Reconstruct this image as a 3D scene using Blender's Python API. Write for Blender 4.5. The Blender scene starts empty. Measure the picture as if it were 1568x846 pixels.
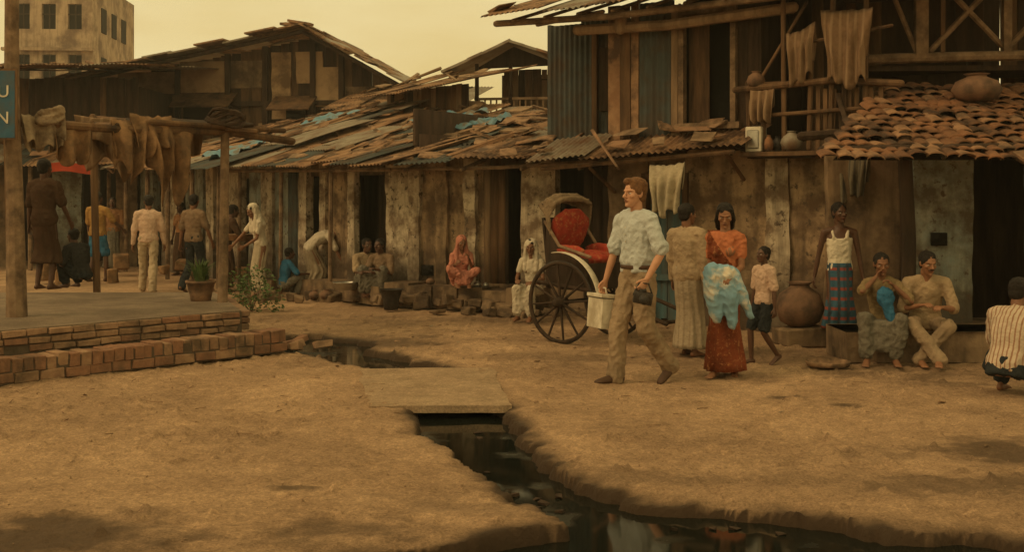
import bpy, math, random
import numpy as np
from mathutils import Vector as V, Matrix, Euler, noise
random.seed(7); R=random.uniform
S=bpy.context.scene
TS=bpy.data.scenes.new('build_tmp')
rad=math.radians
# ------------------------------------------------------------------ materials
def M(name,c1,c2,sc=6,rough=.9,bump=.3,dirt=None,dsc=1.2,dlo=.45,dhi=.65,streak=0,stripes=None,metal=0,spec=.2,bd=.02,stain=None,grime=False):
    m=bpy.data.materials.new(name); m.use_nodes=True; nt=m.node_tree; N=nt.nodes; L=nt.links
    b=N['Principled BSDF']; b.inputs['Roughness'].default_value=rough; b.inputs['Metallic'].default_value=metal
    b.inputs['Specular IOR Level'].default_value=spec
    tc=N.new('ShaderNodeTexCoord'); mp=N.new('ShaderNodeMapping'); L.new(tc.outputs['Object'],mp.inputs[0])
    if streak: mp.inputs['Scale'].default_value=(1,1,streak)
    def noi(scale,src,det=6):
        n=N.new('ShaderNodeTexNoise'); n.inputs['Scale'].default_value=scale; n.inputs['Detail'].default_value=det
        n.inputs['Roughness'].default_value=.65; L.new(src,n.inputs['Vector']); return n
    def ramp(src,lo,hi):
        r=N.new('ShaderNodeMapRange'); r.inputs[1].default_value=lo; r.inputs[2].default_value=hi; L.new(src,r.inputs[0]); return r.outputs[0]
    def mix(f,a,bb):
        x=N.new('ShaderNodeMix'); x.data_type='RGBA'; L.new(f,x.inputs[0])
        for i,c in ((6,a),(7,bb)):
            if isinstance(c,tuple): x.inputs[i].default_value=(*c,1)
            else: L.new(c,x.inputs[i])
        return x.outputs[2]
    n1=noi(sc,mp.outputs[0]); col=mix(ramp(n1.outputs[0],.36,.64),c1,c2)
    if stripes:
        sxyz=N.new('ShaderNodeSeparateXYZ'); L.new(tc.outputs['Object'],sxyz.inputs[0])
        for ax,fr,sc_ in stripes:
            a=N.new('ShaderNodeMath'); a.operation='MULTIPLY'; a.inputs[1].default_value=fr; L.new(sxyz.outputs[ax],a.inputs[0])
            s=N.new('ShaderNodeMath'); s.operation='SINE'; L.new(a.outputs[0],s.inputs[0])
            col=mix(ramp(s.outputs[0],.35,.75),col,sc_)
    if dirt:
        n2=noi(dsc,mp.outputs[0] if streak else tc.outputs['Object'],8); col=mix(ramp(n2.outputs[0],dlo,dhi),col,dirt)
    if stain:
        mp2=N.new('ShaderNodeMapping'); mp2.inputs['Scale'].default_value=(1,1,.12); L.new(tc.outputs['Object'],mp2.inputs[0])
        n4=noi(5,mp2.outputs[0],5); f=ramp(n4.outputs[0],.48,.76); col=mix(f,col,stain)
    if grime:   # splashed mud rising from the foot of the wall, dark blotches all over
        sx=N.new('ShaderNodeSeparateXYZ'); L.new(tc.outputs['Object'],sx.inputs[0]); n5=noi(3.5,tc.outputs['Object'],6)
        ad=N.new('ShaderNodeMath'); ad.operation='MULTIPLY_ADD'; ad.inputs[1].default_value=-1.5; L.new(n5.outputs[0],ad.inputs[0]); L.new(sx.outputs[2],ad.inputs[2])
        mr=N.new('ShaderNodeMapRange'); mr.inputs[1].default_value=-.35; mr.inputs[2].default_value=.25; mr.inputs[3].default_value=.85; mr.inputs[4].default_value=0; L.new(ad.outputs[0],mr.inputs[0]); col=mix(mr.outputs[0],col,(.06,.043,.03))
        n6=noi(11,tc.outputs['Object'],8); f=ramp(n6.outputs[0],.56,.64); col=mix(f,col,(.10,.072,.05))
    L.new(col,b.inputs['Base Color'])
    n3=noi(sc*4,mp.outputs[0],8); bp=N.new('ShaderNodeBump'); bp.inputs['Strength'].default_value=bump; bp.inputs['Distance'].default_value=bd
    L.new(n3.outputs[0],bp.inputs['Height']); L.new(bp.outputs[0],b.inputs['Normal'])
    return m
K=.15
wood=M('old_wood',(.115,.065,.036),(.19,.11,.058),9,bump=.6,dirt=(.04,.026,.018),streak=K,dsc=3)
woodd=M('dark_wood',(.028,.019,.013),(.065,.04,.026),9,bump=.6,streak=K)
woodl=M('pale_wood',(.34,.23,.14),(.22,.145,.09),7,bump=.5,dirt=(.09,.06,.038),streak=K,dsc=2)
pole=M('pole_wood',(.28,.19,.12),(.18,.115,.07),9,bump=.5,dirt=(.09,.06,.04),dsc=4)
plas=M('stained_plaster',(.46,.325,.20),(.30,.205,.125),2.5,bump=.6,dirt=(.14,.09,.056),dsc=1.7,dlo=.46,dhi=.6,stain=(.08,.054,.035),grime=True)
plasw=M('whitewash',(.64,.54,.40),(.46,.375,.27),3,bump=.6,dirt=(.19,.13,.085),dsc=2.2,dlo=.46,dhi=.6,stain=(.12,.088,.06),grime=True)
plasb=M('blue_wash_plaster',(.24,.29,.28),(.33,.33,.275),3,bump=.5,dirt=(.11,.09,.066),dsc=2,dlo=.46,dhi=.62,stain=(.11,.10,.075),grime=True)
mudw=M('mud_wall',(.18,.12,.076),(.27,.185,.112),3,bump=.7,dirt=(.07,.047,.031),dsc=1.8,dlo=.46,dhi=.62,stain=(.06,.042,.029))
rust=M('rusty_tin',(.22,.115,.06),(.36,.22,.125),2.2,rough=.75,bump=.3,dirt=(.085,.048,.03),dsc=2.4,dlo=.45,dhi=.6,spec=.3)
tin=M('grey_tin',(.30,.265,.205),(.18,.145,.105),2.2,rough=.55,bump=.2,dirt=(.15,.08,.046),dsc=2.5,spec=.4)
tinb=M('blue_tin',(.075,.095,.095),(.048,.058,.056),2,rough=.65,bump=.2,dirt=(.07,.047,.031),dsc=2.2,spec=.3,stain=(.045,.035,.026))
tarp=M('blue_tarp',(.10,.22,.31),(.19,.29,.33),5,rough=.7,bump=.4,dirt=(.15,.12,.085),dsc=5,dlo=.5,dhi=.62)
thatch=M('thatch_debris',(.34,.21,.125),(.2,.12,.07),8,bump=.7,dirt=(.075,.05,.032),dsc=4)
tile=M('terracotta_tile',(.27,.13,.066),(.175,.086,.048),6,bump=.5,dirt=(.06,.038,.027),dsc=2.2,dlo=.44,dhi=.62)
tile2=M('pale_tile',(.34,.195,.112),(.23,.13,.075),6,bump=.5,dirt=(.08,.056,.04),dsc=2.5)
brick=M('brick',(.30,.16,.095),(.2,.106,.066),9,bump=.6,dirt=(.12,.078,.052),dsc=3)
brick2=M('pale_brick',(.38,.24,.145),(.27,.16,.10),9,bump=.6,dirt=(.13,.088,.058),dsc=3)
mort=M('mortar',(.12,.086,.06),(.08,.06,.042),9,bump=.5)
pave=M('platform_earth',(.27,.205,.145),(.34,.255,.18),3,bump=.4,dirt=(.19,.14,.10),dsc=1)
slabm=M('dusty_slab',(.50,.355,.225),(.43,.295,.188),2.5,bump=.35,dirt=(.36,.25,.155),dsc=3)
conc=M('weathered_concrete',(.38,.285,.195),(.50,.39,.265),1.0,bump=.2,dirt=(.19,.135,.095),dsc=.7,dlo=.46,dhi=.6,stain=(.16,.115,.08))
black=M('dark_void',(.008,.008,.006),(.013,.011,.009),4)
sack=M('sackcloth',(.31,.18,.092),(.19,.112,.06),9,bump=.7,dirt=(.10,.062,.037),dsc=4)
sackw=M('grey_cloth',(.36,.27,.18),(.25,.185,.12),9,bump=.6,dirt=(.13,.09,.06),dsc=5)
sackd=M('brown_cloth',(.15,.092,.052),(.21,.13,.076),9,bump=.6,stripes=[(0,70,(.25,.165,.10))])
clay=M('clay_pot',(.21,.118,.074),(.14,.083,.052),6,rough=.8,dirt=(.065,.045,.033),dsc=4)
metal=M('aluminium',(.5,.48,.43),(.36,.34,.3),8,rough=.35,metal=.8,spec=.5,bump=.1)
iron=M('black_iron',(.026,.023,.02),(.05,.04,.032),8,rough=.5)
bluedoor=M('blue_paint',(.055,.13,.155),(.085,.145,.16),6,rough=.7,dirt=(.065,.055,.04),dsc=4,streak=K)
signm=M('sign_blue',(.035,.10,.17),(.05,.125,.18),5,rough=.5,dirt=(.08,.08,.075),dsc=3)
white=M('white_paint',(.66,.60,.48),(.58,.52,.41),6,rough=.6,dirt=(.38,.32,.23),dsc=5)
leaf=M('leaf',(.055,.10,.03),(.11,.15,.05),9,rough=.6)
redcl=M('red_cushion',(.36,.045,.024),(.24,.03,.018),12,rough=.75,dirt=(.36,.12,.05),dsc=22,dlo=.52,dhi=.62)
canv=M('hood_canvas',(.22,.155,.095),(.14,.098,.062),8,bump=.5)
skinA=M('skin_light',(.52,.275,.165),(.45,.23,.135),15,rough=.6,bump=.08,spec=.35)
skinB=M('skin_brown',(.20,.093,.048),(.16,.070,.036),15,rough=.55,bump=.08,spec=.35)
skinC=M('skin_dark',(.10,.045,.025),(.075,.034,.019),15,rough=.5,bump=.08,spec=.4)
skinD=M('skin_mid',(.27,.13,.068),(.22,.10,.052),15,rough=.55,bump=.08,spec=.35)
hairK=M('black_hair',(.010,.008,.007),(.022,.017,.013),40,rough=.55,bump=.6)
hairB=M('brown_hair',(.22,.105,.042),(.12,.056,.025),40,rough=.6,bump=.8)
hairR=M('henna_hair',(.32,.06,.025),(.2,.045,.02),30,rough=.7,bump=.6)
eyew=M('eye_white',(.55,.50,.44),(.5,.46,.4),9,rough=.3); eyed=M('eye_iris',(.015,.01,.008),(.02,.012,.01),9,rough=.2)
lipm=M('lips',(.20,.07,.05),(.16,.055,.04),15,rough=.5)
def cloth(n,c,d=.72,**k):
    k.setdefault('dirt',tuple(x*.6 for x in c)); k.setdefault('dsc',3.5); k.setdefault('dlo',.5); k.setdefault('dhi',.72)
    return M('cloth_'+n,c,tuple(x*d for x in c),5,rough=.95,bump=.7,spec=.08,bd=.035,**k)
# ------------------------------------------------------------------ mesh builder
class MB:
    def __init__(s): s.v=[];s.f=[];s.m=[]
    def add(s,vs,fs,mi=0):
        o=len(s.v); s.v+=[tuple(v) for v in vs]; s.f+=[tuple(i+o for i in f) for f in fs]; s.m+=[mi]*len(fs)
    def box(s,c,d,mi=0,rot=(0,0,0),j=0):
        E=Euler(rot).to_matrix(); c=V(c)
        vs=[c+E@V((sx*d[0]/2+R(-j,j),sy*d[1]/2+R(-j,j),sz*d[2]/2+R(-j,j))) for sx in(-1,1) for sy in(-1,1) for sz in(-1,1)]
        s.add(vs,[(0,1,3,2),(4,6,7,5),(0,4,5,1),(2,3,7,6),(0,2,6,4),(1,5,7,3)],mi)
    def loft(s,rings,mi=0,seg=12,cap=True,fold=None):
        vs=[];fs=[];n=len(rings)
        for k,(c,A,B) in enumerate(rings):
            for i in range(seg):
                a=2*math.pi*i/seg; f=1 if fold is None else fold(k/(n-1),a)
                vs.append(V(c)+(V(A)*math.cos(a)+V(B)*math.sin(a))*f)
        for k in range(n-1):
            for i in range(seg):
                j=(i+1)%seg; fs.append((k*seg+i,k*seg+j,(k+1)*seg+j,(k+1)*seg+i))
        if cap:
            vs.append(V(rings[0][0])); vs.append(V(rings[-1][0])); a=len(vs)-2
            for i in range(seg):
                j=(i+1)%seg; fs.append((a,j,i)); fs.append((a+1,(n-1)*seg+i,(n-1)*seg+j))
        s.add(vs,fs,mi)
    def tube(s,pts,rd,mi=0,seg=8,side=None,rnd=True):
        pts=[V(p) for p in pts]; n=len(pts)
        if not isinstance(rd,(list,tuple)): rd=[rd]*n
        rd=[r if isinstance(r,tuple) else (r,r) for r in rd]
        rings=[]; sd=V(side) if side is not None else None
        for i,p in enumerate(pts):
            t=(pts[min(i+1,n-1)]-pts[max(i-1,0)]).normalized()
            if sd is None: sd=V((1,0,0)) if abs(t.x)<.8 else V((0,1,0))
            q=(sd-t*sd.dot(t)).normalized(); sd=q if side is None else sd; b=t.cross(q)
            rings.append((p,q*rd[i][0],b*rd[i][1]))
        if rnd:
            t0=(pts[0]-pts[1]).normalized(); t1=(pts[-1]-pts[-2]).normalized(); r0=min(rd[0]); r1=min(rd[-1])
            a=rings[0]; z=rings[-1]
            rings=[(a[0]+t0*r0*.9,a[1]*.4,a[2]*.4),(a[0]+t0*r0*.6,a[1]*.8,a[2]*.8)]+rings+[(z[0]+t1*r1*.6,z[1]*.8,z[2]*.8),(z[0]+t1*r1*.9,z[1]*.4,z[2]*.4)]
        s.loft(rings,mi,seg)
    def ell(s,c,r,mi=0,seg=14,rot=None):
        c=V(c); E=Euler(rot).to_matrix() if isinstance(rot,tuple) else (rot if rot is not None else Matrix.Identity(3))
        n=8; rg=[]
        for k in range(n+1):
            a=-math.pi/2+math.pi*(k+.02)/(n+.04); rr=math.cos(a)
            rg.append((c+E@V((0,0,r[2]*math.sin(a))),E@V((r[0]*rr,0,0)),E@V((0,r[1]*rr,0))))
        s.loft(rg,mi,seg)
    def ring(s,c,r,th,ax=0,mi=0,n=28,a0=0,a1=2*math.pi):
        c=V(c); pts=[]
        full=abs(a1-a0-2*math.pi)<1e-3
        for i in range(n+1):
            a=a0+(a1-a0)*i/n; q=V((0,math.cos(a)*r,math.sin(a)*r)) if ax==0 else V((math.cos(a)*r,math.sin(a)*r,0)); pts.append(c+q)
        s.tube(pts,th,mi,8,side=(1,0,0) if ax==0 else (0,0,1),rnd=not full)
    def lathe(s,c,prof,mi=0,seg=18):
        s.loft([(V(c)+V((0,0,z)),V((r,0,0)),V((0,r,0))) for r,z in prof],mi,seg)
    def sheet(s,P,nu,nv,mi=0):
        vs=[P(i/nu,j/nv) for j in range(nv+1) for i in range(nu+1)]
        fs=[(j*(nu+1)+i,j*(nu+1)+i+1,(j+1)*(nu+1)+i+1,(j+1)*(nu+1)+i) for j in range(nv) for i in range(nu)]
        s.add(vs,fs,mi)
    def corr(s,o,u,v,mi=0,pitch=.085,amp=.014,sag=.02):
        o=V(o);u=V(u);v=V(v); n=u.cross(v).normalized(); L=u.length; nu=max(6,int(L/pitch*6)); ph=R(0,6)
        a1=R(-sag,sag);a2=R(-sag,sag)
        s.sheet(lambda a,b:o+u*a+v*b+n*(amp*math.sin(a*L/pitch*2*math.pi+ph)+a1*math.sin(b*3.1)+a2*a*b),nu,4,mi)
    def planks(s,x0,x1,z0,z1,y,mi=0,w=.13,mis=None,th=.025,gap=.006):
        x=x0
        while x<x1-.02:
            ww=min(R(w*.7,w*1.3),x1-x)
            s.box((x+ww/2,y+R(-.008,.008),(z0+z1)/2+R(-.02,.02)),(ww-gap,th,z1-z0),random.choice(mis) if mis else mi,(R(-.008,.008),R(-.008,.008),0))
            x+=ww
    def wall(s,x0,x1,z0,z1,y,mi=0,th=.15,amp=.02,st=.1):
        nu=max(2,int((x1-x0)/st)); nv=max(2,int((z1-z0)/st)); sd=R(0,50)
        def P(a,b):
            x=x0+(x1-x0)*a; z=z0+(z1-z0)*b; n=noise.noise(V((x*1.3+sd,z*1.3,sd)))*amp+noise.noise(V((x*5+sd,z*5,sd)))*amp*.5
            e=noise.noise(V((sd,z*3,a*9)))*.03 if a in(0,1) else 0
            return V((x+e,y+n,z))
        s.sheet(P,nu,nv,mi)
        for xx in(x0,x1): s.sheet(lambda a,b:P(0 if xx==x0 else 1,b)*(1)+V((0,a*th,0)),1,nv,mi)
        s.sheet(lambda a,b:P(a,1)+V((0,b*th,0)),nu,1,mi)
    def obj(s,name,mats,parent=None,smooth=False,bevel=0,loc=None):
        me=bpy.data.meshes.new(name); me.from_pydata(s.v,[],s.f)
        for m in (mats if isinstance(mats,(list,tuple)) else [mats]): me.materials.append(m)
        me.polygons.foreach_set('material_index',s.m)
        if smooth: me.polygons.foreach_set('use_smooth',[True]*len(me.polygons))
        me.update()
        o=bpy.data.objects.new(name,me); S.collection.objects.link(o)
        if parent: o.parent=parent
        if loc: o.location=loc
        if bevel:
            b=o.modifiers.new('b','BEVEL'); b.width=bevel; b.segments=1
        return o
def empty(name,loc=(0,0,0),rz=0):
    e=bpy.data.objects.new(name,None); S.collection.objects.link(e); e.location=loc; e.rotation_euler=(0,0,rz); e.empty_display_size=.2; return e
def frame(name,l,r):
    return empty(name,(l[0],l[1],0),math.atan2(r[1]-l[1],r[0]-l[0]))
def remesh(mb,vox,name,mats,parent,sm=4,wr=0,fr=9,matfn=None,push=0):
    me=bpy.data.meshes.new('t'); me.from_pydata(mb.v,[],mb.f); o=bpy.data.objects.new('t',me); TS.collection.objects.link(o)
    md=o.modifiers.new('r','REMESH'); md.mode='VOXEL'; md.voxel_size=vox
    if sm: q=o.modifiers.new('s','SMOOTH'); q.iterations=sm; q.factor=.5
    vl=TS.view_layers[0]; vl.update(); dg=vl.depsgraph; nm=bpy.data.meshes.new_from_object(o.evaluated_get(dg)); nm.name=name
    bpy.data.objects.remove(o); bpy.data.meshes.remove(me); nm.materials.clear()
    for m in mats: nm.materials.append(m)
    if wr:
        off=R(0,30); nv=len(nm.vertices); co=np.empty(nv*3,np.float32); nm.vertices.foreach_get('co',co); no=np.empty(nv*3,np.float32); nm.vertex_normals.foreach_get('vector',no)
        co=co.reshape(-1,3);no=no.reshape(-1,3); nn=noise.noise
        def w_(a,b,c):
            n0=nn((a*fr+off,b*fr,c*fr*.45)); n1=nn((a*fr*1.6+c*4,b*fr*1.6+off,c*fr*1.3)); n2=nn((a*fr*3.4+off,b*fr*3.4,c*fr*2.4+a*9))
            return n0+.7*(.35-abs(n1)*1.8)+.32*n2
        dd=np.array([w_(a,b,c) for a,b,c in co.tolist()],np.float32)
        co+=no*(dd*wr)[:,None]; nm.vertices.foreach_set('co',co.ravel())
    nm.polygons.foreach_set('use_smooth',[True]*len(nm.polygons))
    if matfn:
        vs=set()
        for p in nm.polygons:
            k=matfn(p.center); p.material_index=k
            if k==1: vs.update(p.vertices)
        if push:
            nr=[nm.vertices[i].normal.copy() for i in vs]
            for i,n in zip(vs,nr): nm.vertices[i].co+=n*push
    ob=bpy.data.objects.new(name,nm); S.collection.objects.link(ob); ob.parent=parent; return ob
# ------------------------------------------------------------------ ground
def vn(x,y,sd=0):
    xi=np.floor(x);yi=np.floor(y);fx=x-xi;fy=y-yi;fx=fx*fx*(3-2*fx);fy=fy*fy*(3-2*fy)
    h=lambda a,b:np.modf(np.abs(np.sin(a*127.1+b*311.7+sd*74.7)*43758.5453))[0]
    return (h(xi,yi)*(1-fx)+h(xi+1,yi)*fx)*(1-fy)+(h(xi,yi+1)*(1-fx)+h(xi+1,yi+1)*fx)*fy-.5
def und(x,y):
    f=1-np.exp(-(((x+.6)/1.5)**2+((y-10.2)/1.6)**2)**2)
    return (.045*vn(x*.45,y*.45,1)+.022*vn(x*1.7,y*1.7,2)-.008)*f
DITCH=[(-3.3,13.9),(-2.5,12.75),(-2.2,12.45),(-1.76,11.98),(-1.3,11.3),(-1.12,10.6),(-.95,9.8),(-.82,9.05),(-.68,8.25),(-.38,7.62),(-.17,7.07),(-.0,6.5),(.2,6.1),(.24,5.93),(.02,5.80),(-.35,5.6),(-.9,5.3),(-1.4,4.0),(6,3.6),(6,5.0),(3.4,5.45),(2.43,5.7),(1.71,6.06),(1.25,6.28),(.77,6.50),(.47,6.74),(.27,7.14),(.12,8.03),(-.1,9.22),(-.25,10.3),(-.45,11.3),(-1.12,12.27),(-1.6,12.75),(-1.45,13.3),(-1.75,13.75),(-2.4,14.2)]
def sdf(px,py,poly):
    d=np.full(px.shape,1e9); ins=np.zeros(px.shape,bool); n=len(poly)
    for i in range(n):
        ax,ay=poly[i];bx,by=poly[(i+1)%n]; ex=bx-ax;ey=by-ay
        t=np.clip(((px-ax)*ex+(py-ay)*ey)/(ex*ex+ey*ey),0,1)
        d=np.minimum(d,np.hypot(px-ax-t*ex,py-ay-t*ey))
        c=((ay>py)!=(by>py)); xx=ax+(py-ay)/(ey if ey else 1e-9)*ex; ins^=c&(px<xx)
    return np.where(ins,-d,d)
def axis(lo,hi,st,far):
    a=list(np.arange(lo,hi,st)); x=hi; s=st
    while x<far: a.append(x); s*=1.12; x+=s
    x=lo-st; s=st; pre=[]
    while x>-far: pre.append(x); s*=1.12; x-=s
    return np.array(pre[::-1]+a)
xs=axis(-4.6,4.8,.022,500); ys=axis(5.2,14.0,.024,500)
X,Y=np.meshgrid(xs,ys)
near=np.exp(-np.maximum(0,np.hypot(X,Y-9)-9)/12)
wx=X+.09*vn(X*5,Y*5,31)+.03*vn(X*14,Y*14,33); wy=Y+.09*vn(X*5,Y*5,32)+.03*vn(X*14,Y*14,34)
d=sdf(wx,wy,DITCH)+.13*vn(wx*2.6,wy*2.6,5)+.06*vn(wx*7.3,wy*8.9,6)+.03*vn(wx*19,wy*23,16)
t=np.clip(-d/.09,0,1); t=t*t*(3-2*t)
lip=.016*np.exp(-((d-.16)/.14)**2)
foot=np.zeros_like(X); frs=np.random.RandomState(4)
for i in range(240):
    fx=frs.uniform(-4.4,4.6);fy=frs.uniform(5.4,13.5);fa=frs.uniform(0,3.14); ca,sa=math.cos(fa),math.sin(fa)
    i0,i1=np.searchsorted(ys,[fy-.3,fy+.3]); j0,j1=np.searchsorted(xs,[fx-.3,fx+.3]); U=X[i0:i1,j0:j1]-fx;W_=Y[i0:i1,j0:j1]-fy
    q=((U*ca+W_*sa)/.13)**2+((-U*sa+W_*ca)/.05)**2
    foot[i0:i1,j0:j1]+=frs.uniform(.4,1)*(np.exp(-q**2)*.016-np.exp(-(np.sqrt(q)-1.5)**2*5)*.006)
fine_=1-.75*np.exp(-(((X+.6)/.9)**2+((Y-10.2)/1.2)**2))
rough_=.6+.9*np.clip(vn(X*.9,Y*.9,21)+.5,0,1)
clod=np.clip(vn(X*11,Y*11,41)+vn(X*27,Y*27,42)*.6-.34,0,1)*.09
Z=(und(X,Y)+((.012*vn(X*7,Y*7,3)+.014*vn(X*16,Y*16,4)+.011*vn(X*30,Y*30,14)+clod)*rough_-foot)*fine_+lip)*near*(1-t)-t*.28-.03*np.clip(1-d/.3,0,1)*(1-t)*(.7+vn(X*2,Y*2,9))
damp_dark=np.maximum(np.clip(1-d/.17,0,1)**1.3*(.8+vn(X*2.5,Y*2.5,11)+.6*vn(X*9,Y*9,12)),(d<.0)*1.0)
def blob(cx,cy,rx,ry,a):
    global damp_dark
    q=np.hypot((X-cx)/rx,(Y-cy)/ry)+1.3*vn(X*2.2,Y*3.2,cx)+.8*vn(X*6,Y*9,cy)+.5*vn(X*18,Y*25,cy)
    damp_dark=np.maximum(damp_dark,a*np.clip(1.2-q,0,1))
for b in [(2.25,9.75,.16,.10,.8),(2.62,9.35,.2,.10,.8),(3.3,7.5,.9,.55,.75),(2.9,6.8,1.3,.22,.6),(-2.6,5.75,1.7,.35,.8),(-1.2,6.68,.13,.06,.7),(-.1,6.3,.6,.25,.4),(4,10.9,1.6,.5,.6),(1.5,12.0,2.5,.5,.4),(-3.2,6.3,1.1,.2,.4),(-.6,16,3,.8,.45),(-1.7,13.2,1.1,.7,.7),(1.2,6.9,1.2,.25,.4),(2.6,12.2,2,.5,.45)]: blob(*b)  # wet marks, plus patches just darker than the soil, like the near left
nx,ny=len(xs),len(ys)
me=bpy.data.meshes.new('ground'); idx=np.arange(nx*ny).reshape(ny,nx)
F=np.stack([idx[:-1,:-1],idx[:-1,1:],idx[1:,1:],idx[1:,:-1]],-1).reshape(-1,4)
me.from_pydata(np.stack([X,Y,Z],-1).reshape(-1,3).tolist(),[],F.tolist())
me.polygons.foreach_set('use_smooth',[True]*len(me.polygons))
at=me.attributes.new('damp_dark','FLOAT','POINT'); at.data.foreach_set('value',np.clip(damp_dark,0,1).astype(np.float32).ravel())
ground=bpy.data.objects.new('ground',me); S.collection.objects.link(ground)
gm=M('dirt',(.58,.385,.235),(.43,.28,.17),1.3,rough=.95,bump=.55,dirt=(.33,.215,.132),dsc=.7,dlo=.42,dhi=.66,bd=.03,spec=.1)
def grain(gm,attr=True):
    nt=gm.node_tree;N=nt.nodes;L=nt.links;b=N['Principled BSDF']
    src=b.inputs['Base Color'].links[0].from_socket
    tc=N.new('ShaderNodeTexCoord'); prev=src
    for sc_,lo,hi in((5,.84,1.12),(16,.72,1.24),(60,.5,1.45)):
        g=N.new('ShaderNodeTexNoise'); g.inputs['Scale'].default_value=sc_; g.inputs['Detail'].default_value=10; g.inputs['Roughness'].default_value=.75; L.new(tc.outputs['Object'],g.inputs['Vector'])
        mr=N.new('ShaderNodeMapRange'); mr.inputs[1].default_value=.3; mr.inputs[2].default_value=.7; mr.inputs[3].default_value=lo; mr.inputs[4].default_value=hi; L.new(g.outputs[0],mr.inputs[0])
        vm=N.new('ShaderNodeVectorMath'); vm.operation='SCALE'; L.new(prev,vm.inputs[0]); L.new(mr.outputs[0],vm.inputs['Scale']); prev=vm.outputs[0]
    if attr:
        a=N.new('ShaderNodeAttribute'); a.attribute_name='damp_dark'
        mx=N.new('ShaderNodeMix'); mx.data_type='RGBA'; mx.inputs[7].default_value=(.075,.05,.033,1); L.new(a.outputs['Fac'],mx.inputs[0]); L.new(prev,mx.inputs[6]); prev=mx.outputs[2]
        rr=N.new('ShaderNodeMapRange'); rr.inputs[3].default_value=.97; rr.inputs[4].default_value=.6; L.new(a.outputs['Fac'],rr.inputs[0]); L.new(rr.outputs[0],b.inputs['Roughness'])
    L.new(prev,b.inputs['Base Color'])
    b2=N.new('ShaderNodeBump'); b2.inputs['Strength'].default_value=1.0; b2.inputs['Distance'].default_value=.025; L.new(g.outputs[0],b2.inputs['Height'])
    old=b.inputs['Normal'].links[0].from_node; L.new(old.outputs[0],b2.inputs['Normal']); L.new(b2.outputs[0],b.inputs['Normal'])
grain(gm); grain(slabm,False); grain(pave,False)
me.materials.append(gm)
wm=bpy.data.materials.new('drain_water'); wm.use_nodes=True; N=wm.node_tree.nodes; L=wm.node_tree.links; b=N['Principled BSDF']
b.inputs['Base Color'].default_value=(.008,.010,.008,1); b.inputs['Roughness'].default_value=.05; b.inputs['IOR'].default_value=1.33
n=N.new('ShaderNodeTexNoise'); n.inputs['Scale'].default_value=3.5; bp=N.new('ShaderNodeBump'); bp.inputs['Strength'].default_value=.08; bp.inputs['Distance'].default_value=.05; L.new(n.outputs[0],bp.inputs['Height']); L.new(bp.outputs[0],b.inputs['Normal'])
n2=N.new('ShaderNodeTexNoise'); n2.inputs['Scale'].default_value=2.2; n2.inputs['Detail'].default_value=8; tcw=N.new('ShaderNodeTexCoord'); L.new(tcw.outputs['Object'],n2.inputs['Vector']); mrw=N.new('ShaderNodeMapRange'); mrw.inputs[1].default_value=.56; mrw.inputs[2].default_value=.7; mrw.inputs[3].default_value=.05; mrw.inputs[4].default_value=.4; L.new(n2.outputs[0],mrw.inputs[0]); L.new(mrw.outputs[0],b.inputs['Roughness'])
WZ=-.095
mb=MB(); mb.sheet(lambda u,v:V((-4+10.5*u,3+11.4*v,WZ)),2,2); mb.obj('drain_water',wm)
def gz(x,y): return float(und(np.array(x),np.array(y)))*float(np.exp(-max(0,math.hypot(x,y-9)-9)/12))
peb=M('pebble',(.36,.245,.155),(.22,.148,.092),8)
mb=MB()
for i in range(1300):
    x=R(-5,6);y=R(5,17)
    if float(sdf(np.array([x]),np.array([y]),DITCH)[0])<.1: continue
    r=R(.003,.007)*(1 if R(0,1)<.96 else 2.2)
    mb.box((x,y,gz(x,y)+r*.3),(r*2,r*R(1.3,2.2),r*1.1),0,(R(0,3),R(0,3),R(0,3)),r*.3)
mb.obj('pebbles',peb)
mb=MB()
for i in range(340):
    x=R(-5,5);y=R(0,1)**.6*9+7.5
    if float(sdf(np.array([x]),np.array([y]),DITCH)[0])<.1: continue
    a=R(0,3.14)
    if R(0,1)<.6: l=R(.03,.14); mb.box((x,y,gz(x,y)+.012),(l,.006,.005),0,(0,R(-.1,.1),a))
    else: l=R(.02,.06); mb.box((x,y,gz(x,y)+.012),(l,l*.7,.003),int(R(0,1)<.3),(R(-.3,.3),R(-.3,.3),a),.006)
mb.obj('ground_litter',[thatch,sackw])
mb=MB()
for i in range(20):
    x,y=random.choice([(R(-.5,.1),R(7.2,8.8)),(R(.4,1.6),R(5.9,6.2)),(R(-1.2,-.8),R(11.8,12.4)),(R(-.1,.3),R(6.4,6.9))])
    mb.box((x,y,WZ+.004),(R(.03,.09),R(.02,.05),.012),0,(R(-.1,.1),R(-.1,.1),R(0,3)),.008)
mb.obj('drain_scraps',[woodd])
mb=MB(); nU,nV=16,22
c=[(-1.1,9.12),(.0,9.2),(-.2,11.2),(-1.45,11.1)]
def slabP(u,v,z):
    p=V(c[0])*(1-u)*(1-v)+V(c[1])*u*(1-v)+V(c[2])*u*v+V(c[3])*(1-u)*v
    e=.07*noise.noise(V((v*4,u*3,2))) if u in(0,1) else 0
    return V((p.x+e,p.y+(.03*noise.noise(V((u*6,0,4))) if v==0 else 0),z+.010*noise.noise(V((p.x*2,p.y*2,0)))))
zt,zb=.012,-.045
mb.sheet(lambda u,v:slabP(u,v,zt),nU,nV); mb.sheet(lambda u,v:slabP(u,v,zb),nU,nV)
for f in (lambda u,v:slabP(u,0,zb+(zt-zb)*v),lambda u,v:slabP(u,1,zb+(zt-zb)*v),lambda u,v:slabP(0,u,zb+(zt-zb)*v),lambda u,v:slabP(1,u,zb+(zt-zb)*v)): mb.sheet(f,nU,1)
mb.obj('drain_slab',slabm)
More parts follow.
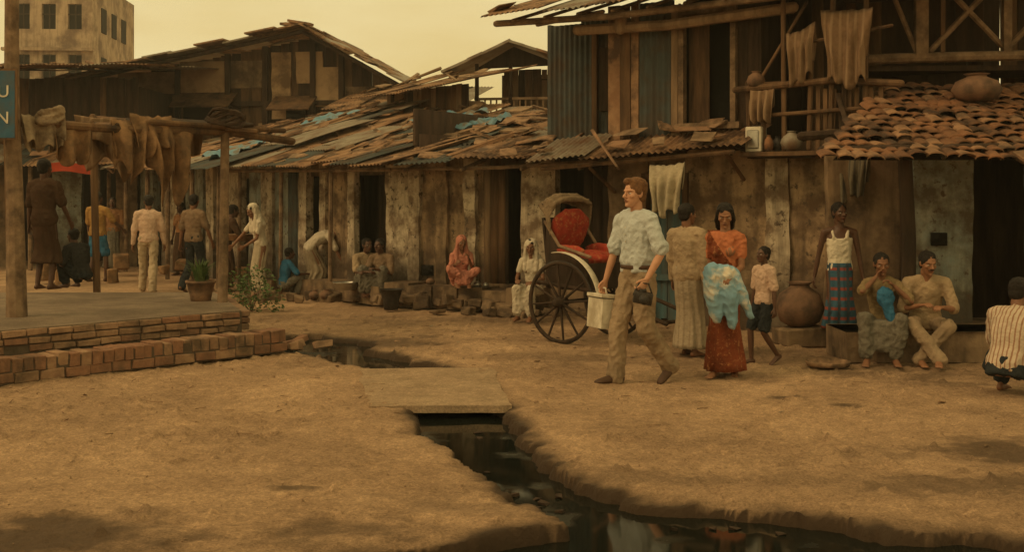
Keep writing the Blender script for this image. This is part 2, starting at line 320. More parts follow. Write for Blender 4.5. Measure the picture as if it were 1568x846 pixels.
# ------------------------------------------------------------------ brick platform
C=V((-2.37,12.4)); a_=V((-.679,-.735)); n_=V((-.735,.679))
pf=empty('brick_platform',(C.x,C.y,0),math.atan2(a_.y,a_.x))
mb=MB()
x=0
while x<7.6:
    w=R(.095,.115)
    mb.box((x+w/2,-.13+R(-.012,.012),.165+R(-.010,.012)),(w-.014,.25,.125),random.choice([0,0,1]),(R(-.04,.04),R(-.03,.03),R(-.04,.04)),.006); x+=w
x=-.02
while x<7.6:
    w=R(.2,.25); mb.box((x+w/2,-.12+R(-.014,.014),.055),(w-.016,.25,.085),random.choice([0,0,1]),(0,R(-.02,.02),R(-.03,.03)),.007); x+=w
for k in range(3):
    x=.28+R(0,.1)
    while x<7.9:
        w=R(.2,.25)
        if R(0,1)<.96: mb.box((x+w/2,-.46+R(-.018,.012),.255+k*.07),(w-.014,.2,.056),random.choice([0,1,1]),(R(-.04,.04),R(-.04,.04),R(-.05,.05)),.007)
        x+=w
for k in range(3):
    for q in range(12):
        mb.box((.2-q*.105+R(-.01,.01),-.55-q*.2,.25+k*.07),(.16,.19,.06),random.choice([0,1]),(0,0,-.48),.005)
for i in range(9): mb.box((R(-.5,.5),R(-.6,.2),.04),(.2,.1,.07),random.choice([0,1]),(R(-.3,.3),R(-.3,.3),R(0,3)),.012)
mb.obj('bricks',[brick,brick2],pf,bevel=.006)
mb=MB(); mb.box((3.9,-.13,.10),(7.7,.23,.2)); mb.box((3.9,-.33,.105),(7.75,.2,.203)); mb.box((4.1,-.47,.30),(7.6,.16,.24)); mb.obj('mortar_core',mort,pf)
mb=MB()
poly=[(.3,-.4),(8.2,-.4),(11,-9),(3,-8),(1.6,-5.2),(-.82,-2.62)]
vs=[V((p[0],p[1],z)) for z in(0,.435) for p in poly]; m_=len(poly)
mb.add(vs,[tuple(range(m_,2*m_))]+[(i,(i+1)%m_,(i+1)%m_+m_,i+m_) for i in range(m_)])
mb.obj('platform_top',pave,pf)
# ------------------------------------------------------------------ building helpers
def croof(mb,x0,x1,y0,y1,zf0,zf1,zb0,zb1,mis,rows=3,debris=60,dm=(5,),ov=.12,w=.75):
    z=lambda x,v:((zf0+(zf1-zf0)*(x-x0)/(x1-x0))*(1-v)+(zb0+(zb1-zb0)*(x-x0)/(x1-x0))*v)
    for r in range(rows-1,-1,-1):
        x=x0-R(0,.2)
        while x<x1:
            ww=w*R(.7,1.2); v0=r/rows-R(.02,.10); v1=(r+1)/rows+.08
            ya=y0+(y1-y0)*v0; yb=y0+(y1-y0)*v1; lift=(rows-r)*.03+R(0,.04)
            mb.corr((x,ya,z(x,v0)+lift),(ww+ov,R(-.06,.06),z(x+ww,v0)-z(x,v0)+R(-.035,.035)),(R(-.08,.08),yb-ya,z(x,v1)-z(x,v0)-.03),random.choice(mis),amp=.014)
            x+=ww
    sl=math.atan2(z(x0,1)-z(x0,0),y1-y0)
    for i in range(debris):
        x=R(x0,x1);v=R(-.02,.98);k=R(0,1)
        mb.box((x,y0+(y1-y0)*v,z(x,v)+.11+R(0,.03)),(R(.12,.45),R(.08,.35),R(.01,.025)) if k<.8 else (R(.03,.05),R(.5,1.3),.035),random.choice(dm),(sl+R(-.08,.08),R(-.08,.08),R(-.7,.7) if k<.8 else R(-1.6,1.6)),.02)
    return z
RM=[rust,tin,tinb,tarp,tile2,thatch,woodl]
WM=[plas,plasw,plasb,mudw,wood,woodd,woodl,black,tinb,rust,pole]
def tarpaulin(name,cx,cy,cz,sx,sy,slope,parent,mat=tarp):
    mb=MB(); mb.sheet(lambda u,v:V((cx+(u-.5)*sx+.16*noise.noise(V((u*3,v*3,cx))),cy+(v-.5)*sy+.16*noise.noise(V((u*3,v*3,cy+5))),cz+(v-.5)*sy*slope+.14*noise.noise(V((u*5,v*5,cx)))+.05*noise.noise(V((u*14,v*14,cx)))+.10)),24,18)
    mb.obj(name,mat,parent,True)
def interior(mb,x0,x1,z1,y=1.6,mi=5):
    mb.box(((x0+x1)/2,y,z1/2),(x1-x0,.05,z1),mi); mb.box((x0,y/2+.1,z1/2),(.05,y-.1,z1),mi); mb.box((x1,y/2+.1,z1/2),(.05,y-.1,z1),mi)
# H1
h=frame('corrugated_roof_hut',(-1.54,18.0),(1.37,16.3)); mb=MB()
mb.wall(0,1.3,.3,2.25,0,0,amp=.04); mb.wall(1.95,2.5,.3,2.3,-.02,1,amp=.04); mb.planks(1.3,1.72,.3,2.3,.02,4,mis=[4,5,6]); mb.planks(2.9,3.37,.1,2.3,.12,5)
for x,k in((.0,1),(.5,0),(1.0,1)): mb.wall(x,x+.2,.3,2.2,-.09,k,th=.12,amp=.03)
mb.wall(0,3.4,0,.36,-.02,3); interior(mb,-.05,3.5,3.0,2.4)
mb.box((1.85,.02,2.15),(.35,.08,.2),5); mb.box((.32,-.03,.52),(.2,.04,.16),7)
mb.obj('walls',WM,h,True)
mb=MB(); 
for i in range(6): mb.wall(-.1+i*.42,.32+i*.42,0,.3+R(0,.07),-.52+R(-.04,.04),0,th=.55,amp=.05)
for i in range(26): mb.box((R(-.2,2.4),-.55+R(-.12,.06),R(.04,.16)),(R(.12,.3),R(.1,.2),R(.08,.16)),0,(R(-.2,.2),R(-.2,.2),R(-.5,.5)),.02)
mb.obj('plinth',[mudw],h,bevel=.015)
mb=MB(); croof(mb,-.25,3.9,-.62,2.7,2.07,2.2,3.0,3.0,[0,0,0,1,2,1],rows=3,debris=75,dm=(4,5,5,6,0)); mb.obj('roof',RM,h)
tarpaulin('roof_tarp',.1,1.7,2.76,.9,.8,.27,h); tarpaulin('roof_tarp_small',-.5,1.3,2.66,.4,.6,.27,h)
mb=MB()
for x in(.3,1.3,2.3,3.2): mb.tube([(x,-.62,2.02),(x+.05,1,2.45)],.03,0,6)
mb.tube([(-.2,-.5,2.04),(1.9,-.5,2.05),(3.4,-.5,2.12)],.03,0,6)
mb.obj('rafters',[pole],h)
# H2
h=frame('plank_front_hut',(-4.55,21.3),(-1.6,18.05)); mb=MB()
mb.wall(0,.38,0,2.2,0,1);mb.wall(.42,.9,.1,2.2,.05,2); mb.planks(.9,1.25,.1,2.2,.03,8,mis=[8,5]); mb.wall(1.25,1.5,0,2.2,0,1); mb.wall(2.15,2.9,0,2.2,0,0); mb.wall(2.0,2.18,0,2.2,-.06,1,th=.1);mb.wall(2.85,3.05,0,2.2,-.06,1,th=.1)
mb.wall(3.85,4.45,0,2.25,-.02,1,amp=.04); mb.planks(3.05,3.3,.1,2.2,.4,5); mb.planks(1.5,1.75,.1,2.2,.3,2)
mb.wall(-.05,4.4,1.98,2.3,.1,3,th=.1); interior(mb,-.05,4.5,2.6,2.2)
mb.obj('walls',WM,h,True)
mb=MB(); croof(mb,-.3,4.6,-.65,3.1,2.12,2.06,3.5,2.98,[0,0,0,1,2,1],rows=4,debris=85,dm=(4,5,5,6,0)); mb.obj('roof',RM,h)
tarpaulin('roof_tarp',2.9,2.0,2.92,1.2,.9,.25,h)
mb=MB()
for x in(.1,1.5,3.0): mb.tube([(x,-.5,0),(x+.03,-.5,2.08)],.035,0,7)
mb.tube([(-.3,-.5,2.1),(4.6,-.5,2.04)],.035,0,6); mb.obj('veranda_posts',[pole],h)
mb=MB(); mb.wall(2.2,4.4,0,.28,-.55,0,th=.55,amp=.05); mb.wall(0,1.2,0,.2,-.5,0,th=.5,amp=.05); mb.obj('plinth',[mudw],h)
mb=MB(); mb.planks(-.1,2.4,2.9,3.7,2.9,0,w=.15,mis=[0,1,2]); croof(mb,-.3,2.6,2.3,4.2,3.55,3.6,4.1,4.0,[3,3,4],rows=1,debris=14,dm=(2,)); mb.obj('roof_loft',[wood,woodd,woodl,rust,tin],h)
# H3
h=frame('long_row_hut',(-8.6,27.2),(-4.6,21.4)); mb=MB()
for (x0,x1,k) in [(0,.9,2),(1.5,2.5,1),(3.1,4.1,2),(4.3,4.7,1),(5.2,6.1,1),(6.5,7.1,2)]: mb.wall(x0,x1,0,2.3,R(-.03,.03),k)
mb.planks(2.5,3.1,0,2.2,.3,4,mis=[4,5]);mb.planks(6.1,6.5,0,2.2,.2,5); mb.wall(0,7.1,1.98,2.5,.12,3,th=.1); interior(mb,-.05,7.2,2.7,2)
mb.obj('walls',WM,h,True)
mb=MB(); croof(mb,-.6,7.5,-.9,3.6,2.2,2.12,3.4,3.62,[0,0,1,0,2,1],rows=4,debris=90,dm=(4,5,6,0)); mb.obj('roof',RM,h)
tarpaulin('roof_tarp',6.1,-.1,2.42,1.5,1.2,.3,h); tarpaulin('roof_tarp_back',5.2,2.4,3.15,1.7,.9,.3,h)
mb=MB()
for x in(.1,1.4,2.9,4.2,5.6,7): mb.tube([(x,-.75,0),(x+.03,-.75,2.15)],.045,0,7)
mb.obj('veranda_posts',[pole],h)
# H4 left shops
h=frame('shop_row',(-20,27.5),(-8.7,27.3)); mb=MB()
for (x0,x1,k) in [(4.6,5.1,3),(6.3,6.6,2),(7.7,8.3,3),(9.3,10,2),(10.8,11.3,3)]: mb.wall(x0,x1,0,2.5,0,k)
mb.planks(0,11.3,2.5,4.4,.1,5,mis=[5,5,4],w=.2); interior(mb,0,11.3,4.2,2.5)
mb.obj('walls',WM,h,True)
mb=MB(); croof(mb,-.2,11.8,-1.2,3,4.35,4.5,4.9,4.9,[0,1,0],rows=2,debris=40,dm=(4,5)); croof(mb,4,11.6,-1.6,0,2.3,2.3,2.8,2.8,[0,1,2],rows=1,debris=30,dm=(4,5)); mb.obj('roof',RM,h)
mb=MB()
for x in(4.5,6.2,7.9,9.4,10.9): mb.tube([(x,-1.4,0),(x,-1.4,2.3)],.05,0,7)
mb.obj('posts',[pole],h)
mb=MB(); mb.sheet(lambda u,v:V((9.9+1.1*u,-1.72+.03*math.sin(u*9),2.15+.2*v+.04*math.sin(u*5))),16,3); mb.obj('red_banner',M('red_paint',(.38,.05,.02),(.28,.04,.02),8),h,True)
# gable house
h=frame('gabled_timber_house',(-10.3,30.6),(-2.4,29.4)); mb=MB(); PX=5.35
gz_=lambda x:(4.72+x*.178 if x<PX else 5.67-(x-PX)*.56)
x=0
while x<8:
    w=R(.2,.3); mb.box((x+w/2,R(-.01,.01),gz_(x+w/2)/2),(w-.01,.05,gz_(x+w/2)-.02),random.choice([0,0,1]),(0,0,0)); x+=w
for (x0,x1,z0,z1,k) in [(.1,1.7,4.05,4.85,2),(1.8,3.0,4.3,5.1,2),(.3,1.1,3.1,3.8,3),(4.25,4.75,3.6,5.3,2),(4.9,5.6,4.5,5.3,4),(5.4,6.1,3.9,4.9,2),(3.9,4.6,3.1,3.5,4),(6.2,7.0,3.9,4.4,3),(3.15,4.0,4.4,5.1,3),(5.2,6.0,3.1,3.7,2)]: mb.wall(x0,x1,z0,z1,-.09,k,th=.09,amp=.03,st=.2)
for x in(0,1.75,3.1,4.1,PX,6.1,7.8): mb.box((x,-.13,gz_(x)/2),(.13,.1,gz_(x)),1)
mb.box((4,-.13,4.0),(8,.09,.12),1)
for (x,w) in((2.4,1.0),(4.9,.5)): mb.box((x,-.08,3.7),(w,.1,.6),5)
for (x,w,z) in((2.3,2.1,4.1),(4.9,1.1,4.0),(6.6,1.1,3.85)): mb.box((x,-.42,z-.02),(w,.8,.04),0,(.5,0,0))
plasg=M('gable_plaster',(.46,.31,.185),(.34,.22,.13),1.5,bump=.5,dirt=(.16,.10,.06),dsc=1.2,dlo=.5,dhi=.64)
mb.obj('walls',[wood,woodd,plasg,mudw,plasg,black],h)
mb=MB()
for (xa,za,xb,zb) in ((-2.7,4.3,PX,5.82),(PX,5.82,8.7,3.95)):
    n=12
    for i in range(n):
        for r in range(3):
            x0=xa+(xb-xa)*i/n; x1=xa+(xb-xa)*(i+1.15)/n; z0=za+(zb-za)*i/n; z1=za+(zb-za)*(i+1.15)/n
            mb.box(((x0+x1)/2,-.3+r*1.7+R(-.1,.1),(z0+z1)/2+R(0,.07)),(math.hypot(x1-x0,z1-z0),1.8,.04),random.choice([0,1,2]),(R(-.03,.03),-math.atan2(z1-z0,x1-x0)+R(-.03,.03),R(-.05,.05)))
for r in range(3): mb.box((PX+R(-.3,.3),-1.0+r*.2,5.9),(.6,.25,.06),0,(0,R(-.2,.2),R(-.3,.3)))
mb.tube([(-2.7,-.9,4.18),(PX,-.9,5.7)],.06,3,6); mb.tube([(PX,-.9,5.7),(8.7,-.9,3.82)],.06,3,6)
mb.obj('roof',[rust,thatch,tin,woodd],h)
mb=MB(); mb.box((-1.5,1,2.1),(3,.1,4.2),0); mb.obj('side_shed_wall',[woodd],h)
# far concrete building
h=frame('concrete_apartment_block',(-25.9,60),(-21.5,60.3)); mb=MB()
xsn=[0,.55,1.25,1.85,2.55,3.15,3.85,4.4]; zz=[0,1.8,3.2,4.7,6.1,7.6,8.9,10.2,11.5,13]
for j in range(len(zz)-1):
    for i in range(len(xsn)-1):
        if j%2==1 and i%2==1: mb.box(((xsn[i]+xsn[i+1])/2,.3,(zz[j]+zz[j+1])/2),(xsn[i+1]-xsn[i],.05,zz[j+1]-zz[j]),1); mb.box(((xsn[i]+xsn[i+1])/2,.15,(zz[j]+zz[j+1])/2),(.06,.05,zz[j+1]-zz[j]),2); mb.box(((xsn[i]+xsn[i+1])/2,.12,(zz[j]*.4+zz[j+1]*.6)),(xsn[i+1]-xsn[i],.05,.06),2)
        else: mb.box(((xsn[i]+xsn[i+1])/2,.2,(zz[j]+zz[j+1])/2),(xsn[i+1]-xsn[i],.4,zz[j+1]-zz[j]),0)
for z in(7.45,9.15,12.9,4.5): mb.box((2.2,-.12,z),(4.6,.3,.16),0)
mb.box((2.2,4.4,6.4),(4.4,8,12.8),0)
for y in(2,4,6):
    for z in(5.4,8.3,10.9): mb.box((4.42,y,z),(.06,.9,1.3),1)
mb.obj('walls',[conc,black,woodd],h)
# balcony house in the middle
h=frame('balcony_house',(-1.25,24.2),(.95,23.8)); mb=MB()
mb.box((1.6,.9,2.1),(1.4,.1,4.2),0); mb.planks(.95,2.3,3.2,4.3,.8,0,w=.15,mis=[0,1,3]); mb.box((1.4,.4,3.2),(1.8,1.0,.08),1); mb.box((1.7,.82,3.75),(.4,.06,.7),2)
for x in(.55,1.25,2.1): mb.box((x,-.05,3.75),(.07,.07,1.2),1)
for x in np.arange(.6,2.2,.12): mb.box((x,-.05,3.42),(.03,.03,.4),3)
mb.box((1.35,-.05,3.63),(1.7,.06,.05),3); mb.box((1.35,-.05,3.3),(1.7,.05,.04),3)
mb.box((1.5,.5,1.6),(1.6,.9,3.2),0)
for (xa,za,xb,zb) in ((-.1,4.15,1.3,4.75),(1.3,4.75,2.7,4.3)):
    for i in range(5):
        x0=xa+(xb-xa)*i/5; x1=xa+(xb-xa)*(i+1.1)/5; z0=za+(zb-za)*i/5; z1=za+(zb-za)*(i+1.1)/5
        mb.box(((x0+x1)/2,.4,(z0+z1)/2),(math.hypot(x1-x0,z1-z0),1.9,.05),random.choice([4,5]),(0,-math.atan2(z1-z0,x1-x0)+R(-.03,.03),R(-.03,.03)))
mb.add([(.5,.02,4.25),(2.3,.02,4.3),(1.3,.02,4.7)],[(0,1,2)],1)
mb.obj('structure',[wood,woodd,black,woodl,rust,tin],h)
h=frame('distant_tin_roof_shed',(-3.6,27.5),(-.9,26.6)); mb=MB()
croof(mb,-.5,1.9,-.5,2.2,3.6,3.5,4.4,4.3,[0,0,1],rows=2,debris=15,dm=(5,)); mb.obj('roof',RM,h); mb=MB(); mb.planks(0,1.8,0,3.5,0,0,w=.2,mis=[0]);mb.obj('walls',[wood],h)
# B2 two-storey timber house
h=frame('two_storey_timber_house',(1.27,15.5),(4.55,13.3)); mb=MB()
mb.wall(0,.58,0,2.25,0,3); mb.wall(1.12,3.25,0,2.3,0,0,amp=.05); mb.wall(.58,1.12,1.85,2.3,.02,3,th=.1); mb.box((3.05,-.06,1.1),(.09,.08,2.2),10); mb.wall(2.2,2.5,.0,2.2,-.05,1,th=.1,amp=.03)
mb.wall(3.7,4.3,0,2.3,.3,3)
mb.planks(.0,.45,2.25,4.15,.0,4,mis=[9,4,9],w=.22)
mb.corr((.45,.02,2.25),(.5,0,0),(0,0,1.9),8,amp=.012,sag=.01); mb.planks(.93,1.06,2.25,4.1,-.03,6,w=.13)
mb.planks(1.06,1.82,2.25,2.5,0,4,mis=[4,5]); mb.planks(1.82,2.1,2.25,4.2,.0,4,mis=[4,5,9]); mb.box((1.44,.3,3.25),(.9,.04,1.9),7)
mb.box((1.44,-.06,2.52),(.9,.14,.08),10); 
for x in(1.09,1.79): mb.box((x,-.04,3.25),(.07,.1,1.5),10)
mb.box((1.44,-.04,3.97),(.78,.1,.09),10); mb.box((1.25,.12,3.25),(.26,.03,1.4),4,(0,0,.25))
mb.box((1.05,-.04,2.27),(2.2,.1,.08),5)
mb.planks(2.1,4.5,2.2,4.5,.95,5,mis=[5,5,4],w=.17)
mb.box((1.05,.5,2.2),(2.1,1.0,.1),5); mb.box((2.1,.5,3.2),(.05,1.0,2),5); mb.box((3.2,.35,2.14),(2.3,1.2,.08),5)
for i in range(3): mb.corr((-1.55+i*.55,1.0+R(-.015,.015),2.4+R(-.05,.05)),(.57,0,0),(0,0,1.75),8,amp=.012,sag=.01)
mb.box((-1.55,1.7,3.2),(.05,1.4,1.9),8); mb.box((-.75,.96,3.2),(.08,.06,1.7),4); mb.box((-.5,.97,3.3),(.35,.05,.9),5)
mb.box((2,2.2,2.1),(4,.1,4.2),5)
mb.obj('walls',WM,h)
mb=MB(); mb.planks(.6,1.1,.05,1.85,.1,0,w=.12); mb.box((.85,.06,.6),(.5,.03,.08)); mb.box((.85,.06,1.5),(.5,.03,.08)); mb.obj('blue_door',[bluedoor],h)
mb=MB()
for x in(.56,1.14): mb.box((x,-.02,.95),(.07,.12,1.9))
mb.box((.85,-.02,1.9),(.65,.12,.08)); mb.obj('door_frame',[wood],h)
mb=MB(); croof(mb,-1.35,5,-.6,2.2,4.02,4.08,4.9,4.9,[0,1,0],rows=2,debris=50,dm=(5,6,5)); mb.obj('roof',RM,h)
mb=MB(); mb.tube([(-1.45,-.5,3.98),(.3,-.5,3.93),(2.4,-.5,3.97),(5,-.5,4.05)],.045,0,8); mb.tube([(-.35,-.2,3.84),(1,-.22,3.8),(2.6,-.2,3.88)],.07,1,9); mb.tube([(-1.3,.3,4.05),(.2,-.5,4.0)],.03,0,6)
for x in np.arange(-1.1,4.6,.5): mb.tube([(x,-.62,3.98),(x,1,4.45)],.025,0,6)
mb.tube([(.32,-.26,3.8),(.33,-.26,3.98)],.08,1,8); mb.obj('eave_poles',[pole,woodl],h)
mb=MB(); croof(mb,-.65,2.05,-.75,.02,2.05,2.22,2.36,2.48,[0,0,1],rows=1,debris=12,dm=(5,4,6)); mb.obj('awning',RM,h)
mb=MB(); mb.tube([(-.6,-.68,2.0),(2.05,-.68,2.17)],.03,0,6); mb.tube([(1.9,0,1.85),(1.95,-.65,2.15)],.025,0,6); mb.tube([(.1,0,1.7),(.1,-.65,2.0)],.025,0,6)
for (x,z0,z1) in((2.12,2.15,3.0),(2.55,2.2,4.2),(3.1,2.1,4.2),(3.3,2.2,2.9),(2.3,2.2,2.9),(2.85,2.2,3.2),(3.5,2.0,4.2)): mb.tube([(x,-.35,z0),(x+R(-.04,.04),-.35,z1)],.03,0,7)
mb.tube([(1.95,-.38,2.92),(3.1,-.4,2.97),(3.9,-.35,2.9)],.04,0,8); mb.box((2.75,-.3,2.14),(1.4,.5,.05),0); mb.tube([(2.3,-.36,2.6),(3.6,-.4,2.64)],.025,0,7)
for i in range(9): mb.box((2.95+i*.09,-.33,2.5),(.05,.02,.75+R(-.1,.1)),0,(0,R(-.05,.05),0))
mb.tube([(2.2,-.35,2.95),(2.8,-.3,3.9)],.02,0,6); mb.tube([(2.6,-.36,3.4),(3.8,-.36,3.55)],.02,0,6); mb.box((2.45,-.2,3.0),(.5,.3,.03),0,(.1,0,.1))
mb.obj('balcony_frame',[wood],h)
def drape(name,p0,p1,front,back,mat,parent=None,folds=5,seed=1.,amp=.04,hem=.12):
    p0=V(p0);p1=V(p1);d=(p1-p0); Ln=d.length; dn=d.normalized(); nrm=V((dn.y,-dn.x,0)).normalized(); mb=MB(); tot=front+back
    def P(u,v):
        s=v*tot-back; q=min(1,abs(s)/.15); sgn=1 if s>0 else -1
        s2=s*(1+hem*noise.noise(V((u*4+seed,sgn*3.,seed)))*2)
        am=amp*min(1,abs(s)/.25); uu=u+.08*noise.noise(V((u*3,v*2,seed)))*min(1,abs(s)*3)-(u-.5)*.25*min(1,abs(s)*2)
        off=.035*sgn*q+am*math.sin(u*folds*6.28+seed+noise.noise(V((u*2,s,seed)))*3)+am*.5*noise.noise(V((u*7,s*5,seed)))
        sag=-.03*math.sin(u*3.14)
        return p0+dn*Ln*uu+nrm*off+V((0,0,-abs(s2)+.035*(1-q)+sag+.02*noise.noise(V((u*9,v*9,seed)))))
    mb.sheet(P,40,26); o=mb.obj(name,mat,parent,True); m=o.modifiers.new('s','SOLIDIFY'); m.thickness=.006; return o
clY=cloth('cream',(.5,.42,.29))
drape('hanging_cloth',(.98,-.72,2.0),(1.45,-.72,2.03),.55,.3,clY,h,3,2.)
drape('laundry_brown',(3.02,-.45,3.75),(3.62,-.45,3.72),.8,.5,sackd,h,3,3.)
drape('laundry_shawl',(2.6,-.42,3.5),(2.95,-.42,3.62),.55,.4,sackd,h,3,5.)
drape('laundry_striped',(3.12,-.5,2.1),(3.6,-.5,2.1),.45,.3,cloth('striped_dark',(.2,.17,.12),stripes=[(0,110,(.08,.07,.06))]),h,4,6.)
drape('laundry_rag',(2.15,-.4,2.9),(2.45,-.4,2.9),.35,.2,sackd,h,3,7.)
def pot(name,loc,r,mat=clay,parent=None,hh=1.):
    mb=MB(); mb.lathe((0,0,0),[(r*.35,0),(r*.8,r*.25*hh),(r,r*.8*hh),(r*.82,r*1.35*hh),(r*.4,r*1.65*hh),(r*.38,r*1.75*hh),(r*.52,r*1.85*hh),(r*.44,r*1.86*hh),(r*.3,r*1.5*hh)]); o=mb.obj(name,mat,parent,True); o.location=loc; return o
pot('water_jar',(2.62,-.3,2.17),.13,tin,h); pot('jar_small',(2.45,-.3,2.17),.07,iron,h,1.4); pot('jar_clay',(2.2,-.35,2.93),.11,clay,h)
mb=MB(); mb.box((2.2,-.35,2.32),(.2,.18,.3),0); mb.box((2.2,-.45,2.32),(.15,.02,.22),1); mb.obj('tin_box',[white,metal],h,bevel=.01)
pot('red_jug',(2.4,-.45,2.17),.055,tile,h,1.9)
# B5
h=frame('timber_balcony_house',(4.05,14.7),(9.5,14.3)); mb=MB()
mb.planks(-.3,5.4,2.3,6.2,0,0,w=.18,mis=[0,0,1]); mb.box((2.5,.3,1.2),(5.6,.1,2.4),0); mb.box((2.7,-.45,3.14),(5.0,.95,.06),0)
mb.tube([(-.1,-.98,3.24),(1.5,-.98,3.27),(5.2,-.98,3.3)],.06,2,8)
for x in(.78,2.6,4.4): mb.box((x,-.98,4.7),(.14,.12,2.9),2); mb.box((x+.25,-.96,4.7),(.05,.05,2.9),1)
for (xa,za,xb,zb) in((.9,4.25,1.75,3.35),(.9,3.35,1.75,4.25),(1.75,3.35,2.6,4.25),(1.75,4.25,2.6,3.35)): mb.tube([(xa,-.97,za),(xb,-.94,zb)],(.035),2,6)
mb.tube([(.8,-1,4.28),(4.5,-1,4.3)],.04,2,7); mb.box((1.75,-.98,3.8),(.09,.08,1.0),2); mb.tube([(.2,-.9,4.7),(.75,-.95,3.3)],.03,2,6); mb.tube([(0,-.5,4.0),(2,-.5,4.1)],.03,0,6)
mb.obj('structure',[woodd,wood,pole],h)
# B1 tile-roof hut
h=empty('tiled_roof_hut',(0,0,0)); mb=MB()
mb.wall(4.36,5.0,.25,2.5,12.75,2,amp=.03); mb.wall(5.62,8,.25,2.5,12.75,2); mb.wall(5.0,5.62,2.05,2.5,12.8,3,th=.1); mb.wall(3.9,8,0,.27,12.3,3,th=1); mb.box((6,14,1.2),(4,.05,2.4),5); mb.box((4.4,13.4,1.2),(.1,1.2,2.4),5)
mb.wall(3.55,4.4,0,2.4,13.2,3)
mb.box((4.62,12.72,1.18),(.16,.06,.14),7)
mb.obj('walls',WM,h,True)
mb=MB(); mb.tube([(4.02,11.95,0),(4.05,11.98,1.2),(4.0,12,2.25)],[.085,.07,.075],0,9); mb.tube([(5.9,11.95,0),(5.9,12,2.2)],.07,0,8)
mb.tube([(3.1,11.75,2.1),(5,11.72,2.13),(8,11.7,2.16)],.05,0,8); mb.tube([(3.15,12.8,2.3),(8,12.8,2.6)],.05,0,8)
for x in np.arange(3.4,8,.42): mb.tube([(x,11.55,2.03),(x+.35,13.6,2.86)],.028,0,6)
mb.obj('porch_frame',[woodd],h)
mb=MB()
rows=13
for r in range(rows):
    v=r/rows; y=11.5+v*2.15; z=2.03+v*.9; xl=3.05+v*1.35
    x=xl+R(0,.06)
    while x<8:
        w=R(.13,.17); le=R(.22,.28); dz=R(-.010,.016)+.05*noise.noise(V((x*1.1,y*1.5,0))); yaw=R(-.14,.14); tp=R(.8,1); sl=.36+R(-.1,.07); seg=6; vs=[]
        for e in(0,1):
            for i in range(seg+1):
                a=math.pi*i/seg; rr=w/2*(1.12 if e==0 else tp)
                p=Euler((sl,R(-.03,.03),yaw)).to_matrix()@V((math.cos(a)*rr,(e-.3)*le,math.sin(a)*rr*.5))
                vs.append(V((x,y,z+dz+(.014 if e==0 else 0)))+p)
        fs=[(i,i+1,i+seg+2,i+seg+1) for i in range(seg)]
        inner=[q+V((0,.0,-.014)) for q in vs]; n0=len(vs); vs+=inner; fs+=[(i,i+1,i+1+n0,i+n0) for i in range(seg)]
        mb.add(vs,fs,random.choice([0,0,0,0,1])); x+=w*R(.88,1.0)
mb.sheet(lambda u,v:V((3.15+v*1.35+(8-3.1-v*1.35)*u,11.55+v*2.1,2.0+v*.88)),4,4,2)
mb.obj('tile_roof',[tile,tile2,woodd],h)
mb=MB()
for k in range(16): mb.box((R(5.0,5.6),11.45+R(-.05,.1),2.0+R(-.04,.05)),(.2,.25,.03),0,(.4,R(-.2,.2),R(-.3,.3)))
mb.obj('eave_tiles',[tile2],h)
pot('upturned_clay_pot',(5.1,12.9,2.68),.27,clay,None,.62)
mb=MB(); mb.wall(3.3,5.4,0,.3,11.62,0,th=.75,amp=.04); mb.sheet(lambda u,v:V((3.3+2.1*u,11.62+.72*v,.3)),3,3); mb.obj('mud_ledge',[mudw],None)
pot('big_clay_pot',(3.17,12.95,.2),.27,clay,None,1.); mb=MB(); mb.box((3.17,12.95,.1),(.5,.4,.22),0,(0,0,.2),.02); mb.obj('stone_block',[mudw],None,bevel=.02)
# ------------------------------------------------------------------ left awning frame
aw=empty('pole_awning',(0,0,0)); mb=MB()
mb.tube([(-4.97,11.8,.4),(-4.99,11.8,1.6),(-5.03,11.82,2.6),(-5.02,11.8,4.2)],[.105,.085,.075,.065],0,10)
mb.tube([(-3.3,13.4,.42),(-3.28,13.4,1.4),(-3.27,13.4,2.42)],[.06,.052,.048],0,9)
mb.tube([(-5.6,11.4,2.42),(-4.2,12.5,2.36),(-3.27,13.4,2.38),(-2.62,14.0,2.3)],.045,1,8)
for p,q in (((-4.9,11.9,2.4),(-6.4,15,2.6)),((-3.5,13.2,2.42),(-5.6,15.8,2.7)),((-4.2,12.5,2.4),(-6,15.5,2.6)),((-3.9,12.7,2.45),(-2.7,13.9,2.42)),((-4.4,13.6,2.5),(-2.9,13.3,2.38)),((-6.5,15,2.6),(-3.5,14.6,2.5))): mb.tube([p,q],.032,1,7)
mb.tube([(-6.3,14.8,.4),(-6.35,14.8,2.7)],.06,1,8); mb.tube([(-5.5,15.6,.0),(-5.6,15.7,2.7)],.05,1,8)
mb.obj('poles',[pole,wood],aw)
drape('sack_drape_tan',(-4.95,11.85,2.44),(-4.62,12.15,2.47),.26,.3,sackw,aw,2,1.,.07,.3)
drape('sack_drape',(-4.75,12.1,2.4),(-4.40,12.38,2.42),.36,.3,sack,aw,2,2.4,.08,.3)
drape('brown_drape',(-4.25,12.45,2.44),(-3.95,12.75,2.46),.55,.4,sack,aw,2,3.,.08,.3)
drape('brown_drape_long',(-3.98,12.72,2.44),(-3.55,13.12,2.43),.66,.4,sack,aw,3,4.5,.09,.35)
drape('brown_drape_folded',(-4.1,12.6,2.5),(-3.75,12.95,2.5),.3,.3,sack,aw,2,8.5,.1,.35)
drape('canopy_cloth',(-5.0,13.4,2.55),(-3.7,14.2,2.5),.3,.5,sackd,aw,4,5.5,.08,.3)
mb=MB(); mb.sheet(lambda u,v:V((-4.2+1.25*u-.5*v,13.0+.45*u+1.2*v,2.47+.1*v+.08*noise.noise(V((u*4,v*4,1))))),12,12); o=mb.obj('canopy_board',[woodd],aw,True); o.modifiers.new('s','SOLIDIFY').thickness=.03
mb=MB()
